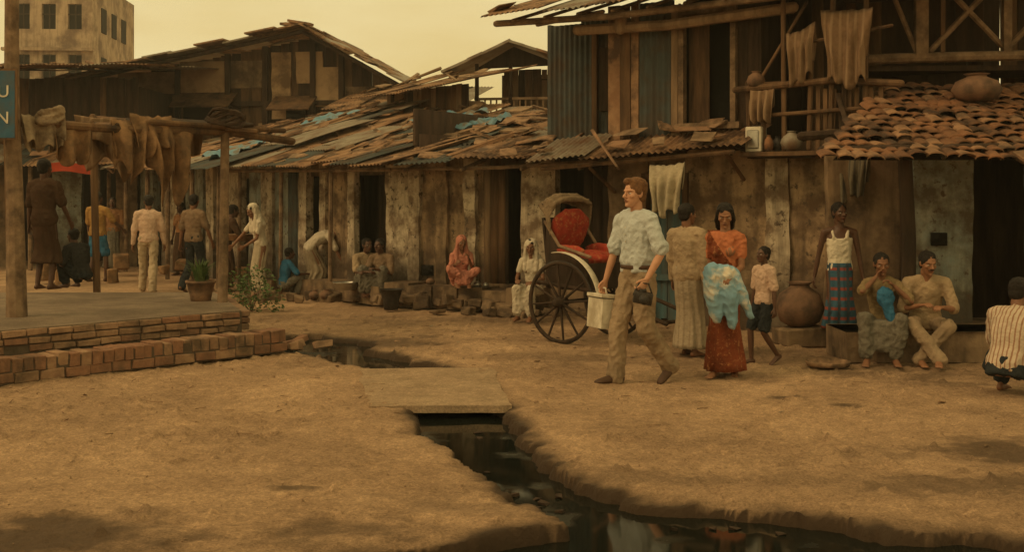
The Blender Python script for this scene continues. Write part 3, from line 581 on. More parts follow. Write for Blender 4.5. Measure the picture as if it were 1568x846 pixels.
for k in range(6): mb.tube([(-3.25+.2*math.cos(a)*R(.9,1.1),13.35+.2*math.sin(a),2.47+k*.022+.05*math.sin(a*2+k)) for a in np.linspace(0,6.28,16)],.02,0,6)
mb.obj('rope_coil',[woodd],aw)
mb=MB()
for k in range(3): mb.tube([(-4.72+.13*math.cos(a),12.0+.1*math.sin(a),2.44+k*.025+.05*math.sin(a+k)) for a in np.linspace(0,6.28,14)],.03,0,8)
remesh(mb,.013,'cloth_bundle',[sackw],aw,2,wr=.02,fr=12)
sg=empty('hanging_signboard',(-5.05,11.55,2.55)); mb=MB(); mb.box((-.14,0,0),(.62,.03,.66),0); mb.box((-.14,.002,0),(.66,.024,.70),1); mb.obj('board',[signm,wood],sg)
for tx,z in(('GU',.1),('TN',-.16)):
    cu=bpy.data.curves.new('lettering','FONT'); cu.body=tx; cu.size=.17; cu.extrude=.003; cu.align_x='RIGHT'; o=bpy.data.objects.new('lettering',cu); S.collection.objects.link(o); o.parent=sg; o.location=(.12,-.02,z-.03); o.rotation_euler=(math.pi/2,0,0); cu.materials.append(white)
# ------------------------------------------------------------------ people
def ik(a,b,l1,l2,pole):
    a=V(a);b=V(b);pole=V(pole);d=b-a;L=min(d.length,(l1+l2)*.999);dn=d.normalized(); b=a+dn*L
    x=(l1*l1-l2*l2+L*L)/(2*L); hh=math.sqrt(max(0,l1*l1-x*x)); p=(pole-dn*pole.dot(dn)); p=p.normalized() if p.length>1e-4 else V((0,1,0))
    return a+dn*x+p*hh,b
def hand(mb,w,dr,n,t,curl=25,g=1.):
    dr=V(dr).normalized(); n=V(n); n=(n-dr*n.dot(dr)).normalized(); t=V(t); t=(t-dr*t.dot(dr)-n*t.dot(n)); t=t.normalized() if t.length>.01 else dr.cross(n)
    w=V(w); mb.tube([w-dr*.02,w+dr*.02,w+dr*.055,w+dr*.088],[(.023,.019),(.027,.016),(.039,.015),(.038,.013)],0,10,side=t)
    for off,l,r in((.030,.070,.0088),(.0105,.080,.009),(-.0095,.074,.0086),(-.028,.058,.0078)):
        p=w+dr*.082+t*off; pts=[p-dr*.02,p]; d=(dr+t*off*2.5).normalized(); ax=d.cross(n)
        for k,f in enumerate((.45,.3,.25)):
            d=Matrix.Rotation(rad(curl*(.7+.3*k)),3,ax)@d; p=p+d*l*f; pts.append(p)
        mb.tube(pts,[r*1.05,r*1.05,r,r*.9,r*.75],0,7)
    p=w+dr*.025+t*.024; d=(dr*.75+t*.7+n*.25).normalized(); q=p+d*.038; d2=(dr*.9+t*.25+n*.3*(curl/30)).normalized()
    mb.tube([p-d*.01,p,q,q+d2*.03],[.013,.0125,.0105,.008],0,7)
def person(name,loc,head,H=1.7,skin=skinB,hair=hairK,top=None,topm=None,low='trousers',lowm=None,ph=.95,lean=0,tw=0,hy=0,hp=0,
           rh=(.27,.04,.72),lh=(-.27,.04,.72),rf=(.1,.0,0),lf=(-.1,0,0),rfp=0,lfp=0,rfy=-8,lfy=8,rp=(.4,-1,0),lp=(-.4,-1,0),rk=(.1,1,.1),lk=(-.1,1,.1),
           rc=28,lc=28,fem=False,veil=None,pallu=None,shoe=None,moust=False,cap=None,hairlong=False,bun=False,fine=False,bulk=None,belt=None,hdir=None,sleeve='short',flare=0,hem=.10,hz=None):
    if bulk is None: bulk=.84 if fem else .92
    e=empty(name,(loc[0],loc[1],(loc[2] if len(loc)>2 else gz(loc[0],loc[1]))),rad(head)); k=H/1.75; e.scale=(k,k,k)
    vox=.009 if fine else .013
    st=.01
    ang=lambda s:rad(lean)*min(1,max(.35,.35+.65*(s)/.35))
    def fr(s):
        a=ang(s); u=V((0,math.sin(a),math.cos(a))); r=Matrix.Rotation(rad(tw)*min(1,max(0,s/.4)),3,u)@V((1,0,0)); return u,r,u.cross(r)
    def sp(s):
        c=V((0,0,ph)); n=int(abs(s)/st); sg_=1 if s>0 else -1
        for i in range(n): c+=fr(sg_*i*st)[0]*st*sg_
        return c
    sw=(.152 if fem else .188)*(bulk/.84 if fem else bulk/.92)
    TT=[(-.11,.10,.075),(-.06,.145,.10),(0,.165,.112),(.12,.128 if fem else .143,.092),(.24,.145 if fem else .158,.105),(.36,.155 if fem else .176,.108),(.43,.13,.088),(.475,.075,.065)]
    def torso(mb,s0,s1,ad,fl=0):
        rs=[]
        for (s,a,b) in TT:
            if s<=s0+.001 or s>s1+.001: continue
            u,r,f=fr(s); x=fl*max(0,(.12-s)/.2); rs.append((sp(s),r*(a*bulk+ad+x),f*(b*bulk+ad+x)))
        u,r,f=fr(s0); a,b=np.interp(s0,[t[0] for t in TT],[t[1] for t in TT]),np.interp(s0,[t[0] for t in TT],[t[2] for t in TT]); x=fl*max(0,(.12-s0)/.2)
        rs=[(sp(s0),r*(a*bulk+ad+x),f*(b*bulk+ad+x))]+rs; mb.loft(rs,0,20)
        if s1>.4:
            u,r,f=fr(.43); c=sp(.43)
            mb.tube([c-r*(sw-.015),c-r*.09+u*.022,c+r*.09+u*.022,c+r*(sw-.015)],[.05*bulk+ad,.055*bulk+ad,.055*bulk+ad,.05*bulk+ad],0,12)
            if fem:
                for sx in(-1,1): mb.ell(sp(.30)+r*.062*sx+f*.06,(.056+ad*.5,.054+ad*.5,.06+ad*.5))
    u4,r4,f4=fr(.43); c4=sp(.43); sR=c4+r4*sw; sL=c4-r4*sw
    hR=V((.088,0,ph-.03)); hL=V((-.088,0,ph-.03))
    def ft(f,pit,yaw):
        f=V(f); q=rad(pit); ank=f+V((0,0,.085)); y=rad(yaw); fd=V((-math.sin(y),math.cos(y),0))
        if pit: ank=f+V((0,0,.085+.13*math.sin(q))); fd=(fd*math.cos(q)-V((0,0,math.sin(q)))).normalized()
        return ank,fd
    aR,fR=ft(rf,rfp,rfy); aL,fL=ft(lf,lfp,lfy)
    kR,aR=ik(hR,aR,.43,.42,rk); kL,aL=ik(hL,aL,.43,.42,lk); eR,wR=ik(sR,rh,.285,.25,rp); eL,wL=ik(sL,lh,.285,.25,lp)
    u5,r5,f5=fr(.5); nb=sp(.49); hc=nb+(u5*.7+V((0,0,.3))).normalized()*.165+f5*.02
    HM=Matrix.Rotation(rad(hy),3,'Z')@Matrix.Rotation(rad(hp),3,'X')
    T=lambda x,y,z:hc+HM@V((x,y,z))
    mb=MB(); torso(mb,-.11,.475,0)
    def limb(mb,a,b,c,r0,r1,r2,r3,ad=0,seg=12):
        m1=a.lerp(b,.5); m2=b.lerp(c,.35)
        mb.tube([a,m1,b],[r0+ad,(r0+r1)/2*1.02+ad,r1+ad],0,seg); mb.tube([b,m2,c],[r1*.97+ad,r2+ad,r3+ad],0,seg)
    for (s_,e_,w_) in((sR,eR,wR),(sL,eL,wL)): limb(mb,s_,e_,w_,.049*bulk,.036*bulk,.037*bulk,.023)
    for (h_,k_,an) in((hR,kR,aR),(hL,kL,aL)): limb(mb,h_,k_,an,.082*bulk,.051*bulk,.052*bulk,.033)
    for an,fd in((aR,fR),(aL,fL)):
        up=V((0,0,1)); up=(up-fd*up.dot(fd)).normalized(); sdv=fd.cross(up)
        if not shoe:
            mb.tube([an-fd*.035-up*.045,an+fd*.03-up*.04,an+fd*.10-up*.055,an+fd*.155-up*.063],[(.032,.035),(.034,.04),(.042,.026),(.038,.015)],0,10,side=sdv)
            for i in range(5): mb.tube([an+fd*.15-up*.066+sdv*(i-2)*.017,an+fd*(.185-.006*abs(i-1))-up*.068+sdv*(i-2)*.018],.010,0,6)
    mb.tube([nb-u5*.05,nb+u5*.02,T(0,-.02,-.05)],[.062,.052,.052],0,12)
    remesh(mb,vox*.85,'body',[skin],e,4)
    mb=MB(); mb.ell(T(0,-.012,.03),(.076,.096,.086),0,18,HM)
    X_=HM@V((1,0,0));Y_=HM@V((0,1,0)); jw=.93 if fem else 1
    mb.loft([(T(0,.012,.05),X_*.066,Y_*.072),(T(0,.016,.0),X_*.067,Y_*.070),(T(0,.02,-.035),X_*.062*jw,Y_*.066),(T(0,.028,-.07),X_*.053*jw,Y_*.057),(T(0,.042,-.1),X_*.036*jw,Y_*.038),(T(0,.05,-.116),X_*.02,Y_*.022)],0,18)
    mb.tube([T(0,.086,.016),T(0,.098,-.008),T(0,.112,-.028)],[.008,.0095,.0125],0,8)
    for sx in(-1,1):
        mb.ell(T(.012*sx,.098,-.031),(.009,.009,.008)); mb.ell(T(.044*sx,.056,-.02),(.022,.024,.022)); mb.ell(T(.078*sx,-.006,-.004),(.009,.019,.032),0,10,HM@Euler((.2,0,.35*sx)).to_matrix())
    mb.tube([T(-.048,.066,.024),T(-.022,.086,.024),T(0,.088,.021),T(.022,.086,.024),T(.048,.066,.024)],[.008,.0095,.008,.0095,.008],0,8)
    mb.tube([T(-.02,.084,-.058),T(0,.093,-.056),T(.02,.084,-.058)],[.006,.009,.006],0,8); mb.ell(T(0,.078,-.1),(.018,.014,.014))
    mb.tube([T(0,-.02,-.05),T(0,-.03,-.11)],[.052,.05],0,12)
    remesh(mb,.0045 if fine else .007,'head',[skin],e,3)
    mb=MB()
    for sx in(-1,1):
        mb.ell(T(.031*sx,.0705,.0),(.0135,.013,.0065),0,12); mb.ell(T(.031*sx,.0785,.0),(.0052,.0055,.0055),1,10)
        mb.tube([T(.014*sx,.084,.019),T(.032*sx,.0845,.0245),T(.05*sx,.073,.021)],[.0018,.003,.0016],2,6)
        mb.tube([T(.019*sx,.082,.0065),T(.031*sx,.0845,.0085),T(.043*sx,.077,.0065)],[.001,.0016,.001],2,6)
    mb.tube([T(-.019,.086,-.0585),T(-.007,.0955,-.056),T(.007,.0955,-.056),T(.019,.086,-.0585)],[.002,.0042,.0042,.002],3,6)
    mb.tube([T(-.017,.086,-.065),T(0,.0945,-.0665),T(.017,.086,-.065)],[.002,.0048,.002],3,6)
    if moust: mb.tube([T(-.034,.082,-.054),T(-.012,.100,-.045),T(.012,.100,-.045),T(.034,.082,-.054)],[.004,.0075,.0075,.004],2,6)
    mb.obj('face_features',[eyew,eyed,hair,lipm],e,True)
    mb=MB(); mb.ell(T(0,-.024,.042),(.087,.102,.088),0,18,HM); mb.ell(T(0,-.05,-.012),(.072,.062,.072),0,16,HM)
    for sx in(-1,1): mb.ell(T(.068*sx,.0,.02),(.018,.03,.035),0,10,HM)
    if fine and not fem: mb.ell(T(0.02,.042,.102),(.06,.045,.032),0,12,HM); mb.ell(T(0,-.03,.075),(.088,.095,.07),0,14,HM)
    if hairlong:
        mb.tube([T(0,-.06,.0),T(0,-.085,-.09),T(0,-.115,-.2),T(0,-.115,-.32)],[(.08,.05),(.085,.045),(.075,.035),(.04,.02)],0,12,side=X_)
        for sx in(-1,1): mb.tube([T(.06*sx,.035,.075),T(.08*sx,.015,.02),T(.083*sx,-.015,-.05),T(.07*sx,-.05,-.14)],[.018,.018,.022,.025],0,8)
    if bun: mb.ell(T(0,-.13,-.01),(.045,.035,.045))
    remesh(mb,.007,'hair',[hair],e,2,wr=.006,fr=26)
    if veil:
        mb=MB(); mb.ell(T(0,-.034,.038),(.1,.112,.102),0,18,HM); mb.tube([T(0,-.055,.0),T(0,-.06,-.1),nb-f5*.03-u5*.01,nb-f5*.05-u5*.12],[(.094,.075),(.1,.075),(.15,.085),(.17,.1)],0,16,side=X_)
        for sx in(-1,1): mb.tube([T(.082*sx,-.01,.03),T(.085*sx,.005,-.06),nb+r5*.1*sx+f5*.04-u5*.05,sp(.3)+r5*.09*sx+f5*.1],[.025,.03,.045,.03],0,8)
        remesh(mb,.011,'veil',[veil],e,4,wr=.010)
    for (w_,e_,sx,cu) in((wR,eR,1,rc),(wL,eL,-1,lc)):
        dr=(w_-e_).normalized(); mb=MB()
        fwd=V((0,1,0)); n=V((-sx,.15,-.1)) if abs(dr.z)>.5 else V((-.3*sx,0,-1)); t=fwd if abs(dr.z)>.5 else V((-sx,0,.2)) if abs(dr.y)>.6 else V((0,1,.3))
        hand(mb,w_,dr,n,t,cu)
        mb.tube([w_-dr*.06,w_],[.026,.022],0,9); remesh(mb,.0042 if fine else .006,'hand_r' if sx>0 else 'hand_l',[skin],e,1)
    if top:
        mb=MB(); ad={'shirt':.02,'vest':.011,'blouse':.012,'kurta':.022}[top]; s0={'shirt':-.06 if not belt else 0,'vest':-.04,'blouse':.1 if not pallu else 0,'kurta':-.11}[top]
        torso(mb,s0,.475 if top!='vest' else .40,ad,flare)
        if top=='vest':
            for sx in(-1,1): mb.tube([sp(.36)+r4*.075*sx+f4*.085,sp(.455)+r4*.085*sx+f4*.03,sp(.46)+r4*.085*sx-f4*.04,sp(.36)+r4*.08*sx-f4*.09],.023,0,8)
        else:
            sl={'short':.85,'half':.97,'long':1}[sleeve]
            if top=='blouse': sl=.6
            for (s_,e_,w_) in((sR,eR,wR),(sL,eL,wL)):
                mb.tube([s_,s_.lerp(e_,.5),s_.lerp(e_,sl)],[.05*bulk+ad,.047*bulk+ad,.042*bulk+ad*1.35],0,12)
                if fine and top=='shirt': mb.tube([s_.lerp(e_,sl-.1),s_.lerp(e_,sl+.01)],[.046*bulk+ad*1.3,.047*bulk+ad*1.4],0,12,rnd=False)
                if sleeve=='long': mb.tube([e_,e_.lerp(w_,.5),e_.lerp(w_,.93)],[.042*bulk+ad*.7,.038*bulk+ad*.7,.03+ad*.6],0,12)
            if top in('shirt','kurta'): mb.tube([nb+f5*.045-u5*.02+r5*-.04,nb-f5*.05+u5*.015,nb+f5*.045-u5*.02+r5*.04],.02,0,8)
            if belt:
                u,r,f=fr(.08); mb.loft([(sp(.05),r*(.155*bulk+.02),f*(.105*bulk+.02)),(sp(.09),r*(.155*bulk+.034),f*(.105*bulk+.034)),(sp(.16),r*(.15*bulk+.03),f*(.1*bulk+.03)),(sp(.26),r*(.155*bulk+.02),f*(.1*bulk+.02))],0,20)
        zo=ph-.95
        mf=(lambda c:1 if (c.x>-.17+(c.z-(1.0+zo))*.72 and c.x<.165) or c.z<1.02+zo else 0) if pallu else None
        remesh(mb,vox,'top_garment',[topm,pallu or topm],e,2,wr=.013 if not fine else .016,fr=10,matfn=mf,push=.008)
        if pallu:
            mb=MB(); c0=sp(.47)+r4*.10; mb.sheet(lambda a,b:c0+r4*((a-.5)*.17)-f4*(.02+.13*min(1,b*3)+.02*math.sin(a*18))+u4*(.045*(1-min(1,b*4)))-V((0,0,b*.62)),20,14); o=mb.obj('pallu',pallu,e,True); o.modifiers.new('s','SOLIDIFY').thickness=.01
        if top=='shirt' and fine:
            mb=MB(); 
            for i in range(6): 
                s_=.08+i*.06; u,r,f=fr(s_); a=np.interp(s_,[t[0] for t in TT],[t[2] for t in TT]); mb.ell(sp(s_)+f*(a*bulk+ad+.010),(.006,.004,.006),0,8)
            mb.obj('buttons',[white],e,True)
    if belt:
        mb=MB(); u,r,f=fr(.03); mb.loft([(sp(.035),r*(.163*bulk+.012),f*(.11*bulk+.014)),(sp(.035),r*(.163*bulk+.026),f*(.11*bulk+.027)),(sp(.068),r*(.157*bulk+.026),f*(.108*bulk+.027)),(sp(.068),r*(.157*bulk+.012),f*(.106*bulk+.014))],0,28,cap=False); mb.obj('belt',belt,e,True)
    if low in('trousers','shorts'):
        mb=MB(); torso(mb,-.11,.0,.016); u,r,f=fr(.05)
        mb.loft([(sp(-.11),V((.13,0,0)),V((0,.1,0))),(sp(0),r*(.165*bulk+.018),f*(.112*bulk+.018)),(sp(.055),r*(.158*bulk+.018),f*(.105*bulk+.02))],0,20)
        g=1.12 if fine else 1
        for (h_,k_,an) in((hR,kR,aR),(hL,kL,aL)):
            if low=='trousers':
                d=(an-k_).normalized(); mb.tube([h_,h_.lerp(k_,.5),k_],[.098*bulk*g,.092*bulk*g,.074*g],0,12); mb.tube([k_,k_.lerp(an,.4),an+d*.01],[.074*g,.073*g,.068*g],0,12); mb.tube([an-d*.06,an+d*.02],[.066*g,.074*g],0,12)
            else: mb.tube([h_,h_.lerp(k_,.5),h_.lerp(k_,.85)],[.1*bulk,.098*bulk,.09],0,12)
        remesh(mb,vox,'trousers' if low=='trousers' else 'shorts',[lowm],e,2,wr=.018,fr=9)
    if low=='wrap':
        mb=MB(); c0=sp(.07); m=(aR+aL)/2; zt=hem; dx=abs(aR.x-aL.x)/2; dy=abs(aR.y-aL.y)/2; rs=[]; n=20
        kx=(kR+kL)/2
        for i in range(n+1):
            q=i/n; zc=c0.z*(1-q)+zt*q
            yc=np.interp(zc,[aR.z,kx.z,hR.z,c0.z],[m.y,kx.y*.8,0,c0.y]); xc=np.interp(zc,[m.z,ph],[m.x,0])
            ax=np.interp(q,[0,.16,.5,1],[.158*bulk,.175*bulk,.16*bulk+.01,.14+dx*.75]); ay=np.interp(q,[0,.16,.5,1],[.115,.13,.13+dy*.4,.12+dy*.95])
            rs.append((V((xc,yc,zc)),V((ax,0,0)),V((0,ay,0))))
        ph0=R(0,6); sd=R(0,9)
        mb.loft(rs,0,96,fold=lambda q,a:1+(.02+.09*q)*math.sin(a*11+ph0+2.5*noise.noise(V((a,q*1.5,sd))))*(.55+.45*math.sin(a*2+sd))+.06*noise.noise(V((math.cos(a)*2,q*5,math.sin(a)*2+sd))))
        mb.obj('wrap_skirt',lowm,e,True)
    if low=='lap':
        mb=MB(); torso(mb,-.11,.0,.02); u,r,f=fr(.05); mb.loft([(sp(-.1),r*.17,f*.13),(sp(.05),r*(.165*bulk+.014),f*(.115*bulk+.014))],0,20)
        for (h_,k_,an) in((hR,kR,aR),(hL,kL,aL)):
            mb.tube([h_,h_.lerp(k_,.5),k_],[.105*bulk,.095*bulk,.072],0,12); mb.tube([k_,k_.lerp(an,.5),k_.lerp(an,.88)],[.072,.075,.078],0,12)
        km=(kR+kL)/2; am=(aR+aL)/2; w_=min(.5,abs(kR.x-kL.x))/2
        mb.tube([V((0,.03,ph-.03)),km-V((0,.05,.06))],[(.1,.06),(max(.06,w_),.04)],0,12,side=(1,0,0)); mb.tube([km-V((0,.03,.08)),km.lerp(am,.75)],[(max(.06,w_),.035),(max(.08,abs(aR.x-aL.x)/2),.04)],0,12,side=(1,0,0))
        remesh(mb,vox,'wrapped_cloth',[lowm],e,3,wr=.024,fr=10)
    if shoe:
        mb=MB()
        for an,fd in((aR,fR),(aL,fL)):
            up=V((0,0,1)); up=(up-fd*up.dot(fd)).normalized(); sdv=fd.cross(up)
            mb.tube([an-fd*.05-up*.045,an-up*.035,an+fd*.08-up*.05,an+fd*.15-up*.058,an+fd*.18-up*.062],[(.036,.04),(.042,.05),(.045,.036),(.043,.027),(.034,.02)],0,12,side=sdv)
        remesh(mb,.008,'shoes',[shoe],e,3)
    W=lambda p:e.matrix_basis@V(p)
    return e,wR,wL,W,hc
shoeB=M('leather',(.085,.045,.026),(.06,.033,.02),9,rough=.5)
cShirt=cloth('pale_blue_shirt',(.52,.55,.54),.86,dirt=(.40,.42,.40)); cKh=cloth('khaki',(.35,.255,.165),.75); cSari=cloth('rust_sari',(.24,.065,.03),.5,dirt=(.36,.16,.07),dsc=30,dlo=.55,dhi=.65); cOr=cloth('orange_blouse',(.54,.19,.09)); cWh=cloth('white_cotton',(.62,.54,.42),.8); cBe=cloth('beige',(.42,.31,.2)); cPk=cloth('pink_white_shirt',(.62,.44,.33),.85)
cDk=cloth('dark_trousers',(.032,.037,.04)); cBl=cloth('blue_plaid',(.05,.12,.18),.8,stripes=[(2,55,(.27,.07,.05)),(0,60,(.05,.07,.09))]); cGr=cloth('grey_check',(.19,.17,.135),.7,dirt=(.08,.07,.055),dsc=18); cYe=cloth('mustard',(.37,.21,.07)); cTa=cloth('tan_shirt',(.44,.32,.2)); cStr=cloth('striped_shirt',(.56,.45,.34),.85,stripes=[(0,170,(.30,.17,.11))]); cPi=cloth('pink_sari',(.60,.25,.18)); cBr=cloth('brown_shirt',(.32,.16,.075)); cBlu=cloth('blue_cloth',(.045,.16,.29)); cGb=cloth('grey_brown_shirt',(.25,.17,.11)); cGl=cloth('dusty_lungi',(.40,.32,.225),stripes=[(0,90,(.29,.225,.155))]); cDb=cloth('dark_brown',(.08,.046,.028))
P1=person('walking_man',(1.13,10.5),122,1.86,skinA,hairB,'shirt',cShirt,'trousers',cKh,ph=.94,lean=3,hy=2,hp=2,rh=(.30,.14,.80),lh=(-.29,.14,.90),rf=(.08,.18,0),lf=(-.09,-.26,0),lfp=32,rfp=0,shoe=shoeB,fine=True,belt=shoeB,rc=45,lc=45,lp=(-.7,-1,0),bulk=.95,rk=(.1,1,0),lk=(-.05,1,0))
P2=person('woman_in_sari',(1.97,10.85),155,1.62,skinD,hairK,'blouse',cOr,'wrap',cSari,fem=True,pallu=cSari,hairlong=True,hy=15,hp=-18,rh=(.06,.25,1.06),lh=(-.12,.26,1.02),rf=(.07,.12,0),lf=(-.08,-.08,0),rc=35,lc=35,fine=True,rp=(.25,-.6,-1),lp=(-.25,-.6,-1),hem=.07)
P3=person('man_in_dhoti',(1.80,12.1),-40,1.60,skinB,hairK,'kurta',cBe,'wrap',cGl,hy=-20,rh=(.25,.03,.72),lh=(-.25,.1,.78),flare=.02,sleeve='long',hem=.1,lf=(-.08,.1,0))
P4=person('barefoot_boy',(2.5,11.65),112,1.2,skinC,hairK,'shirt',cPk,'shorts',cDk,hy=8,hp=6,rf=(.09,.16,0),lf=(-.09,-.16,0),lfp=25,rh=(.24,.06,.75),lh=(-.3,.02,.74),flare=.02,ph=.93)
P5=person('man_in_vest',(3.55,12.75),172,1.62,skinC,hairK,'vest',cloth('vest_white',(.72,.64,.5),.9),'wrap',cBl,hy=25,rh=(.30,-.05,.74),lh=(-.29,.0,.72),ph=.94,bulk=.84,hem=.25)
P6=person('seated_woman_eating',(3.68,11.72,0),165,1.6,skinB,hairK,'shirt',cloth('ochre_check',(.28,.2,.105),dirt=(.15,.11,.06),dsc=25),'lap',cGr,ph=.42,lean=12,hy=10,hp=-8,rh=(.06,.2,.93),lh=(-.12,.26,.84),rf=(.16,.42,0),lf=(-.13,.36,0),rk=(.4,1,1.5),lk=(-.4,1,1.5),fem=True,bun=True,rc=50,lc=45,rp=(.8,.2,-.8),lp=(-.8,.2,-.8))
P7=person('seated_man_moustache',(4.12,11.72,0),168,1.66,skinD,hairK,'shirt',cTa,'trousers',cKh,ph=.42,lean=22,hy=22,hp=-12,rh=(.1,.4,.62),lh=(-.12,.4,.6),rf=(-.06,.55,.02),lf=(.1,.42,0),rk=(.9,.6,1),lk=(-.9,.6,1),moust=True,rp=(.6,-.4,-.8),lp=(-.6,-.4,-.8),sleeve='half',flare=.01)
P8=person('squatting_man_striped',(4.10,9.75),-48,1.72,skinB,hairK,'shirt',cStr,'lap',cDk,ph=.27,lean=30,hy=-14,hp=-12,rh=(.2,.5,.45),lh=(-.18,.5,.42),rf=(.14,.22,0),lf=(-.14,.2,0),rk=(.4,1,1.6),lk=(-.4,1,1.6),flare=.01,rp=(.4,-.5,-1),lp=(-.4,-.5,-1))
P9=person('seated_woman_white',(.28,15.75,0),160,1.5,skinB,hairK,'blouse',cWh,'lap',cWh,ph=.48,lean=10,hy=10,hp=-8,rh=(.14,.34,.62),lh=(-.12,.34,.60),rf=(.1,.42,0),lf=(-.1,.42,0),rk=(.1,1,1.5),lk=(-.1,1,1.5),fem=True,veil=cWh)
P10=person('seated_woman_pink',(-.74,17.0,.33),190,1.45,skinB,hairK,'blouse',cPi,'lap',cPi,ph=.14,lean=14,hy=8,hp=-8,rh=(.14,.36,.42),lh=(-.1,.34,.5),rf=(-.1,.34,0),lf=(.12,.3,0),rk=(1,.6,1),lk=(-1,.6,.8),fem=True,veil=cPi,rp=(.3,-.3,-1),lp=(-.3,-.3,-1))
P11=person('bending_old_man',(-3.35,19.5),-80,1.6,skinB,hairR,'shirt',cWh,'wrap',cGl,ph=.88,lean=80,hp=-25,rh=(.2,.62,.55),lh=(-.18,.6,.5),rf=(.1,.08,0),lf=(-.1,-.12,0),rk=(0,1,0),lk=(0,1,0),hem=.3)
P12=person('squatting_child',(-3.75,19.3),-60,1.35,skinC,hairK,'shirt',cBlu,'lap',cGr,ph=.3,lean=14,rh=(.2,.45,.5),lh=(-.15,.42,.5),rf=(.12,.25,0),lf=(-.12,.25,0),rk=(.4,1,1.5),lk=(-.4,1,1.5))
P13=person('woman_white_sari',(-4.1,19.2),125,1.58,skinB,hairK,'blouse',cWh,'wrap',cloth('old_white_sari',(.48,.40,.29),.8),fem=True,pallu=cWh,veil=cWh,lean=18,hy=10,hp=-22,rh=(.3,.42,.95),lh=(-.1,.35,.95),hem=.1)
P14=person('basket_seller',(-4.95,20.3),-60,1.55,skinC,hairK,'shirt',cDb,'wrap',cDb,lean=18,hp=-10,rh=(.2,.42,1.0),lh=(-.2,.42,1.0))
P15=person('man_pink_shirt',(-6.25,20.2),6,1.7,skinB,hairK,'shirt',cPk,'trousers',cloth('cream_trousers',(.48,.38,.26),.85),hy=20,rf=(.1,-.18,0),lf=(-.14,.18,0),rh=(.27,.1,.78),lh=(-.29,.02,.74),sleeve='long',flare=.015)
P16=person('man_dark_trousers',(-5.5,20.3),-25,1.72,skinB,hairK,'shirt',cGb,'trousers',cDk,hy=15,rf=(.12,.2,0),lf=(-.1,-.18,0),lfp=20,rh=(.28,.2,.8),lh=(-.28,-.05,.74),flare=.015)
P17=person('man_brown_shirt',(-7.9,22.4),-20,1.74,skinC,hairK,'shirt',cYe,'shorts',cBlu,rf=(.12,.1,0),lf=(-.12,-.1,0),rh=(.35,.3,1.0),lh=(-.28,.1,.8),flare=.03)
P18=person('man_standing_dark',(-6.05,15.2,.43),-15,1.72,skinC,hairK,'kurta',cDb,'wrap',cDb,flare=.03,rh=(.25,.2,.9),hem=.35)
P19=person('crouching_boy',(-5.65,15.45,.43),60,1.4,skinC,hairK,'shirt',cloth('charcoal',(.04,.04,.04)),'lap',cDk,ph=.26,lean=25,rh=(.15,.4,.4),lh=(-.15,.4,.4),rf=(.12,.25,0),lf=(-.12,.25,0),rk=(.4,1,1.5),lk=(-.4,1,1.5))
for q,(x,y,hd,cc) in enumerate([(-1.95,18.0,150,cGb),(-2.3,18.15,215,cBe)]):
    person('squatting_vendor',(x,y,.1),hd,1.55,skinC,hairK,'shirt',cc,'lap',cGr,ph=.26,lean=16,rh=(.15,.45,.45),lh=(-.15,.42,.5),rf=(.13,.25,0),lf=(-.13,.25,0),rk=(.4,1,1.5),lk=(-.4,1,1.5))
person('woman_in_shade',(-6.9,24.5),150,1.55,skinC,hairK,'blouse',cBr,'wrap',cDb,fem=True,pallu=cBr)
person('shopkeeper',(-8.7,25.6),190,1.65,skinC,hairK,'shirt',cBr,'wrap',cGr,rh=(.2,.3,1.0))
e,wR,wL,W,hc=P1; p=W(wR); 
ca=empty('white_carrying_case',(p.x-.03,p.y,p.z-.13),rad(25)); mb=MB()
mb.box((0,0,-.17),(.16,.27,.27),0,(0,.08,0)); mb.box((0,0,-.01),(.17,.28,.03),0,(0,.08,0)); mb.tube([(0,-.08,-.0),(0,-.06,.06),(0,.06,.06),(0,.08,0)],.009,0,6); mb.obj('case',[white],ca,bevel=.012)
p=W(wL); mb=MB(); mb.box((0,0,0),(.16,.09,.1),0,(.1,.2,0)); mb.tube([(0,-.05,0),(0,-.12,-.01)],[.04,.045],0,12); mb.box((0,0,.06),(.06,.06,.03)); mb.tube([(-.08,0,.03),(-.03,0,.13),(.05,0,.12),(.08,0,.03)],.008,0,6); mb.obj('black_camera',[iron],None,True,bevel=.008,loc=(p.x-.04,p.y-.03,p.z-.16))
e,wR,wL,W,hc=P2; mb=MB(); c0=W((-.03,.25,1.03))
mb.ell((0,0,0),(.14,.09,.10)); mb.tube([(-.10,-.03,.03),(-.08,-.05,-.18),(-.05,-.05,-.38)],[.08,.085,.055],0,12); mb.tube([(.0,-.04,.0),(.05,-.05,-.2),(.09,-.04,-.44)],[.09,.09,.05],0,12); mb.tube([(.10,-.02,.0),(.17,-.03,-.2),(.26,-.02,-.38)],[.065,.055,.025],0,12)
ob=remesh(mb,.007,'blue_cloth_bundle',[M('bundle_cloth',(.17,.31,.42),(.24,.38,.46),3,rough=.9,bump=.3,dirt=(.62,.55,.44),dsc=3.5,dlo=.50,dhi=.62)],None,2,wr=.02,fr=9); ob.location=c0
e,wR,wL,W,hc=P6; mb=MB(); mb.ell((0,0,0),(.09,.06,.11)); mb.tube([(0,-.02,-.05),(.05,-.05,-.22)],[.06,.04],0,10); ob=remesh(mb,.012,'blue_scarf',[cBlu],None,2,wr=.015,fr=14); ob.location=W((-.03,.28,.72))
